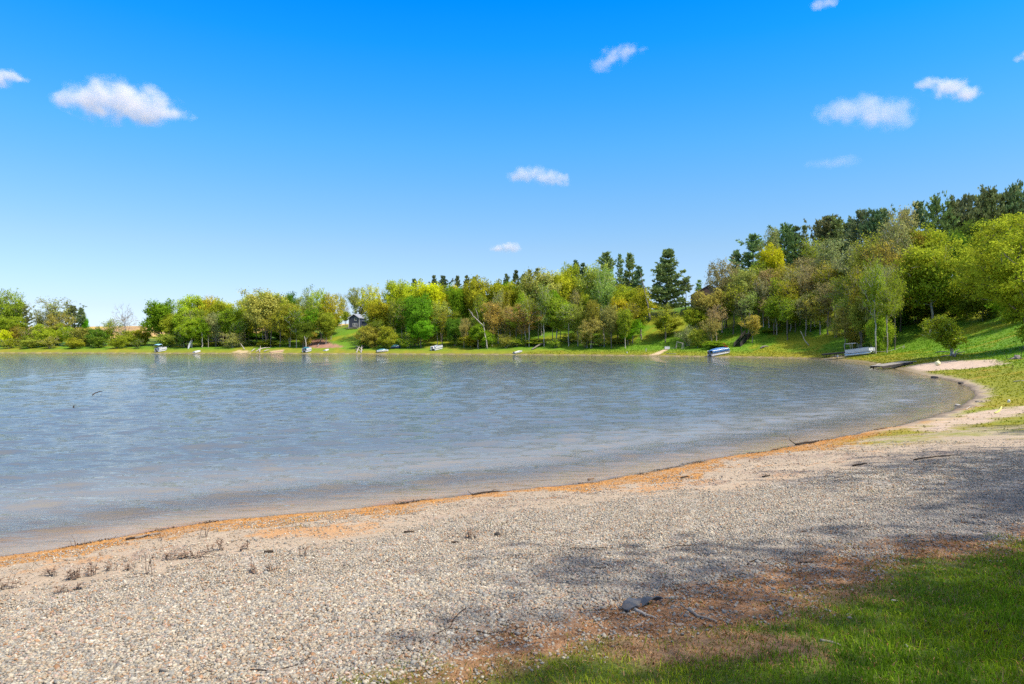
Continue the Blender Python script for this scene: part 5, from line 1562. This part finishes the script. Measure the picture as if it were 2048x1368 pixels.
# sticks and twigs on the beach: label, photo points, radius near and far end, material, side twigs
ST = [('curved grey root on the dry thatch right of the dark sheeting', [(1378, 1223), (1396, 1236), (1434, 1245)], .015, .006, 'greytwig'),
      ('pale forked root beside the dark sheeting', [(1270, 1222), (1290, 1232), (1313, 1240)], .016, .006, 'palewood'),
      ('short grey stick lying in the brown thatch above the lawn', [(1641, 1284), (1660, 1287), (1681, 1294)], .013, .007, 'greytwig'),
      ('dark stick lying in the green lawn', [(1966, 1268), (1984, 1265), (2002, 1262)], .014, .008, 'twig'),
      ('small pale chip of wood standing in the thatch', [(1468, 1216), (1476, 1203)], .012, .008, 'palewood'),
      ('long straight dark twig on the shaded gravel', [(1329, 1098), (1358, 1093), (1392, 1091)], .010, .004, 'twig'),
      ('short dark twig at the gravel edge near the lawn', [(1495, 1131), (1512, 1120)], .010, .005, 'twig'),
      ('dark stick at the border of gravel and thatch', [(1597, 1128), (1625, 1126)], .012, .006, 'twig'),
      ('long thin whip of twig crossing the gravel near the thatch', [(820, 1296), (850, 1280), (900, 1256), (934, 1216)], .007, .003, 'twig'),
      ('curved thin twig bending along the gravel below the long whip', [(900, 1259), (940, 1262), (975, 1270), (1020, 1263), (1045, 1256)], .007, .003, 'twig'),
      ('thin twig at the lower middle of the gravel', [(500, 1342), (545, 1345), (590, 1333), (620, 1316)], .007, .003, 'twig'),
      ('thin bent twig on gravel near the middle of the beach', [(1138, 1098), (1180, 1098), (1240, 1096)], .007, .003, 'twig'),
      ('hooked twig on gravel below the thin bent twig', [(1186, 1137), (1205, 1138), (1218, 1133), (1206, 1128)], .008, .004, 'twig'),
      ('dark stout stick on the sand below the orange weed', [(1706, 933), (1722, 930), (1734, 928)], .022, .010, 'twig'),
      ('long dark stick among bark scraps on the right sand', [(1828, 921), (1860, 916), (1900, 913)], .018, .008, 'twig'),
      ('thin stick behind the long dark stick on the right sand', [(1880, 914), (1905, 911), (1932, 912)], .020, .008, 'greytwig'),
      ('small dark stick on sand near the grey gravel', [(1525, 955), (1540, 952)], .018, .008, 'twig'),
      ('thin grey stick on the sand near the middle right', [(1670, 957), (1686, 953), (1703, 951)], .016, .006, 'greytwig'),
      ('black scrap of driftwood among the weeds at the left', [(528, 1107), (546, 1105)], .020, .014, 'twig'),
      ('dark driftwood stick along the left waterline', [(252, 1081), (285, 1075), (318, 1068)], .018, .008, 'twig'),
      ('pale thin driftwood along the left waterline', [(270, 1078), (300, 1072), (322, 1068)], .020, .010, 'greytwig'),
      ('short dark stick on gravel right of the dry plants', [(903, 1087), (917, 1086)], .016, .010, 'twig'),
      ('dark stick on the pale sand below the orange weed at the centre', [(808, 1066), (828, 1065)], .016, .008, 'twig'),
      ('small red-brown bark scrap at the waterline', [(1176, 962), (1188, 960)], .022, .014, 'dryleaf'),
      ('pale stick lying on olive grass at the rim of the cove', [(1951, 804), (1960, 805), (1970, 805)], .028, .014, 'palewood'),
      ('forked pale stick on the grass below the pale stick of the cove rim', [(1932, 820), (1938, 816), (1944, 813)], .022, .012, 'palewood'),
      ('pale weathered pole in the bank grass at the right edge', [(2027, 764), (2048, 762)], .035, .02, 'palewood'),
      ('small white stick upright in the orange weed', [(1360, 949), (1364, 943)], .02, .012, 'palewood'),
      ('short grey stick along the orange weed', [(1362, 957), (1377, 954)], .018, .010, 'twig'),
      ('pale chip of wood in the shaded lawn', [(1783, 1203), (1797, 1204)], .010, .006, 'palewood'),
      ('pale curled chip in the lawn near the bottom', [(1811, 1292), (1819, 1300)], .009, .006, 'palewood')]
for lab, pts, r0, r1, mt in ST:
    P = [up(hit(*q), r0 * .8) for q in pts]
    if 'upright' in lab or 'standing' in lab:
        P = [hit(*pts[0]), at(*pts[1], hit(*pts[0]).y)]
    d_ = (P[-1] - P[0]); sd_ = Vector((-d_.y, d_.x, 0)) * random.choice((-1, 1))
    br = [[P[len(P) // 2], P[len(P) // 2] + d_ * .18 + sd_ * .12 + Vector((0, 0, r0 * .5))]] if len(P) > 2 else []
    log(lab, P, r0, r1, mt, br, name='stick', cat='stick', group='sticks lying about the beach')
# waterlogged wood
a = Vector((*flat(1592, 891), .03)); b_ = Vector((*flat(1645, 884), .0))
log('dark waterlogged branch in the shallows off the orange weed', [a, (a + b_) / 2 + Vector((0, 0, .03)), b_], .035, .015, 'twig', [[a, a + Vector((-.15, .1, .12)), a + Vector((-.12, .15, .2))]], name='driftwood', cat='driftwood', group='driftwood in the near shallows')
for lab, q0, q1, r in [('dark wet log in the shallows at the centre of the near shore', (945, 992), (1005, 983.5), .022), ('half sunk dark log off the left of the near shore', (795, 1012), (822, 1009), .018)]:
    a, b_ = Vector((*flat(*q0), .02)), Vector((*flat(*q1), .0))
    log(lab, [a, (a + b_) / 2 + Vector((0, 0, .03)), b_], r, r * .4, 'twig', [[(a + b_) / 2, (a + b_) / 2 + Vector((.12, .1, .05)), (a + b_) / 2 + Vector((.25, .12, .04))], [a, a + Vector((-.1, .12, .06))]], name='driftwood', cat='driftwood', group='driftwood in the near shallows')
for lab, q0, q1 in [('dark crooked stick afloat far out on the left of the lake', (185, 792), (204, 786)), ('tiny dark stump poking from the water at the left', (147, 817), (151, 813))]:
    a, b_ = Vector((*flat(*q0), -.02)), Vector((*flat(*q1), .0))
    if 'stump' in lab:
        b_ = a + Vector((.02, 0, .16))
    else:
        a.z = .06; b_.z = .08
    log(lab, [a, (a + b_) / 2 + Vector((0, 0, .05)), b_], .035, .02, 'twig', name='stick', cat='stick')
rock('small dark pine cone or clod lying on the pale gravel', 994, 1071, .045, .035, .035, 'darkrock', name='clod', cat='clod', seed=9)

# dry weed stalks at the left shore
def weed(px, py, H, n, label, leafy, mat='dryleaf'):
    rr = random.Random(int(px * 7 + py))
    e = thing('dry_weed', label, 'dry weed', hit(px, py), group='dry weeds on the left shore')
    m_, lf = MB(), MB()
    for k in range(n):
        t, sp = rr.random() * 6.28, rr.uniform(.0, .10 + .1 * H)
        x0, y0 = math.cos(t) * sp, math.sin(t) * sp
        h = H * rr.uniform(.5, 1)
        lx, ly = rr.gauss(0, .25) * h, rr.gauss(0, .25) * h
        m_.tube([(x0, y0, -.01), (x0 + lx * .4, y0 + ly * .4, h * .6), (x0 + lx, y0 + ly, h)], [.004, .003, .002], 4)
        for j in range(leafy):
            f = rr.uniform(.15, .95)
            c = Vector((x0 + lx * f, y0 + ly * f, h * f))
            a_ = rr.random() * 6.28
            d_ = Vector((math.cos(a_), math.sin(a_), rr.uniform(-.4, .7))) * rr.uniform(.03, .07)
            w_ = Vector((-d_.y, d_.x, rr.uniform(-.01, .01))) * .28
            v = [lf.bm.verts.new(q) for q in (c, c + d_ * .5 + w_, c + d_, c + d_ * .5 - w_)]
            lf.bm.faces.new(v)
    m_.build('stalk', M['weedstalk'], e)
    if leafy:
        lf.build('leaves', M[mat], e)
WD = [(10, 1178, .20, 7, 6, 'clump of dark dry weeds at the extreme left of the beach'), (102, 1152, .13, 6, 5, 'low dry weed clump second from the left'), (145, 1158, .16, 9, 6, 'bushy brown weed clump on the left beach'),
      (172, 1152, .18, 8, 6, 'tall brown weed clump beside the bushy one'), (140, 1182, .12, 7, 5, 'reddish low weed clump below the bushy one'), (222, 1140, .14, 5, 4, 'thin weed clump right of the tall brown one'),
      (258, 1140, .12, 5, 4, 'sparse weed tuft with few leaves'), (298, 1148, .34, 3, 3, 'tallest single dry weed stalk of the left beach'), (338, 1120, .14, 6, 6, 'dark low weed clump near the orange strip'),
      (370, 1117, .12, 8, 6, 'row of short curled weeds near the orange strip'), (398, 1116, .13, 6, 6, 'curled weed at the right end of the row'), (432, 1102, .16, 6, 6, 'brown curled weed nearer the water'),
      (484, 1100, .13, 5, 4, 'brown weed right of the curled ones'), (505, 1148, .18, 5, 3, 'thin upright weed on the pale gravel'), (545, 1140, .12, 5, 3, 'low weed tuft on the pale gravel'),
      (600, 1112, .2, 4, 2, 'reddish upright weed on the gravel left of centre'), (940, 1078, .16, 10, 3, 'reddish twiggy weed by the dark clod'), (1008, 1076, .3, 4, 0, 'tall bare stalks beside the dark clod'),
      (152, 1092, .26, 3, 0, 'bare stalks standing in the orange strip at the left'), (173, 1089, .2, 1, 0, 'short bare stalk beside the bare stalks at the left'), (375, 1066, .2, 1, 0, 'single bare stalk at the waterline'),
      (326, 1080, .26, 3, 1, 'bare stalks behind the dark driftwood stick'), (410, 1075, .3, 4, 0, 'thin stalks in the orange strip left of centre')]
for px, py, H, n, lf, lab in WD:
    weed(px, py, H * .85, n, lab, lf)

# ------------------------------------------------------------------ clouds
def cloud(label, d, lumps, dens, seed, wisp=.62):
    """A fair-weather cloud: a closed body of vapour, thick in its billows and thinning to nothing at its edges."""
    cx = sum(l[0] for l in lumps) / len(lumps); cy = sum(l[1] for l in lumps) / len(lumps)
    c = at(cx, cy, d)
    k = d / F
    L = []
    for (px, py, rx, ry) in lumps:
        q = at(px, py, d) - c
        L.append((q, Vector((rx * k * 1.25, (rx + ry) / 2 * k * 1.25, ry * k * 1.25))))
    bm = bmesh.new()
    for q, r in L:
        for i in range(60):
            z = 1 - 2 * (i + .5) / 60; a_ = i * 2.39996
            s = math.sqrt(1 - z * z)
            bm.verts.new(q + Vector((r.x * s * math.cos(a_), r.y * s * math.sin(a_), r.z * z)))
    res = bmesh.ops.convex_hull(bm, input=bm.verts[:])
    bmesh.ops.delete(bm, geom=[g for g in bm.verts if not g.link_faces], context='VERTS')
    me = bpy.data.meshes.new('cloud'); bm.to_mesh(me); bm.free()
    m, n, l, out = new_mat('cloud_vapour')
    tcn = n.new("ShaderNodeTexCoord")
    S0 = max(l_[2] for l_ in lumps) * k
    nz = n.new("ShaderNodeTexNoise")
    nz.inputs['Scale'].default_value = 1.5 / S0
    nz.inputs['Detail'].default_value = 5
    nz.inputs['Roughness'].default_value = .6
    off_ = n.new("ShaderNodeVectorMath"); off_.operation = 'ADD'
    off_.inputs[1].default_value = (seed * 977., seed * 431., seed * 77.)
    l.new(tcn.outputs['Object'], off_.inputs[0]); l.new(off_.outputs[0], nz.inputs['Vector'])
    prev = None
    for q, r in L:
        a_ = n.new("ShaderNodeVectorMath"); a_.operation = 'SUBTRACT'; a_.inputs[1].default_value = q
        b_ = n.new("ShaderNodeVectorMath"); b_.operation = 'DIVIDE'; b_.inputs[1].default_value = r
        c_ = n.new("ShaderNodeVectorMath"); c_.operation = 'LENGTH'
        e_ = n.new("ShaderNodeMath"); e_.operation = 'SUBTRACT'; e_.inputs[0].default_value = 1; e_.use_clamp = True
        l.new(tcn.outputs['Object'], a_.inputs[0]); l.new(a_.outputs[0], b_.inputs[0]); l.new(b_.outputs[0], c_.inputs[0]); l.new(c_.outputs['Value'], e_.inputs[1])
        s = e_.outputs[0]
        if prev is not None:
            x_ = n.new("ShaderNodeMath"); x_.operation = 'SMOOTH_MAX'; x_.inputs[2].default_value = .25
            l.new(prev, x_.inputs[0]); l.new(s, x_.inputs[1]); s = x_.outputs[0]
        prev = s
    mr = n.new("ShaderNodeMapRange")
    mr.inputs[1].default_value, mr.inputs[2].default_value, mr.inputs[3].default_value, mr.inputs[4].default_value = .3, .7, -wisp, wisp * .5
    mr.clamp = False
    l.new(nz.outputs['Fac'], mr.inputs[0])
    ad = n.new("ShaderNodeMath"); ad.operation = 'ADD'
    l.new(prev, ad.inputs[0]); l.new(mr.outputs[0], ad.inputs[1])
    edge = n.new("ShaderNodeMath"); edge.operation = 'MULTIPLY'
    m2 = n.new("ShaderNodeMapRange"); m2.interpolation_type = 'SMOOTHSTEP'
    m2.inputs[1].default_value, m2.inputs[2].default_value, m2.inputs[3].default_value, m2.inputs[4].default_value = .0, .75, 0, dens * .85 / S0
    l.new(ad.outputs[0], m2.inputs[0])
    m3 = n.new("ShaderNodeMapRange"); m3.interpolation_type = 'SMOOTHSTEP'
    m3.inputs[1].default_value, m3.inputs[2].default_value = 0, .25
    l.new(prev, m3.inputs[0])
    l.new(m2.outputs[0], edge.inputs[0]); l.new(m3.outputs[0], edge.inputs[1])
    v = n.new("ShaderNodeVolumePrincipled")
    v.inputs['Color'].default_value = (.97, .97, .98, 1)
    v.inputs['Anisotropy'].default_value = 0.0
    l.new(edge.outputs[0], v.inputs['Density'])
    l.new(v.outputs[0], out.inputs['Volume'])
    me.materials.append(m)
    return link('cloud', me, None, c, label, 'cloud', 'small fair-weather clouds')
cloud('largest white cloud, billowing, high on the left', 2900, [(130, 198, 30, 20), (165, 195, 42, 28), (205, 200, 55, 42), (245, 192, 45, 34), (270, 205, 55, 38), (290, 228, 45, 26), (318, 205, 28, 24), (345, 228, 42, 14)], 1.9, 1)
cloud('cloud cut by the left edge of the picture', 2600, [(-10, 160, 34, 16), (18, 153, 30, 13), (42, 158, 16, 8)], 1.7, 2)
cloud('slanting wispy cloud near the top', 2300, [(1205, 128, 24, 17), (1228, 113, 30, 18), (1258, 102, 28, 14), (1280, 98, 18, 8)], .5, 3)
cloud('broad torn cloud over the right-hand wood', 2900, [(1670, 225, 40, 22), (1700, 222, 42, 26), (1735, 212, 40, 26), (1745, 232, 50, 26), (1785, 228, 44, 32)], .85, 4)
cloud('fish shaped bright cloud above the torn one at the right', 2700, [(1850, 172, 28, 10), (1868, 164, 22, 12), (1900, 176, 38, 20), (1930, 188, 30, 18)], 1.6, 5)
cloud('flat wedge shaped cloud in the middle of the sky', 4200, [(1035, 353, 26, 10), (1062, 347, 32, 18), (1090, 354, 34, 16), (1118, 359, 24, 15)], 1.2, 6)
cloud('smallest low cloud above the middle of the tree line', 6800, [(1000, 498, 22, 9), (1020, 495, 22, 12), (1034, 495, 14, 9)], 1.4, 7)
cloud('faint shred of cloud cut by the top edge', 2000, [(1640, 8, 24, 12), (1660, 4, 20, 12)], .55, 8)
cloud('faint ghostly cloud below the torn one at the right', 3600, [(1650, 327, 40, 10), (1690, 322, 34, 13)], .35, 9)
cloud('cloud tip cut by the right edge', 2400, [(2046, 116, 16, 9), (2064, 112, 26, 14)], 1.3, 10)
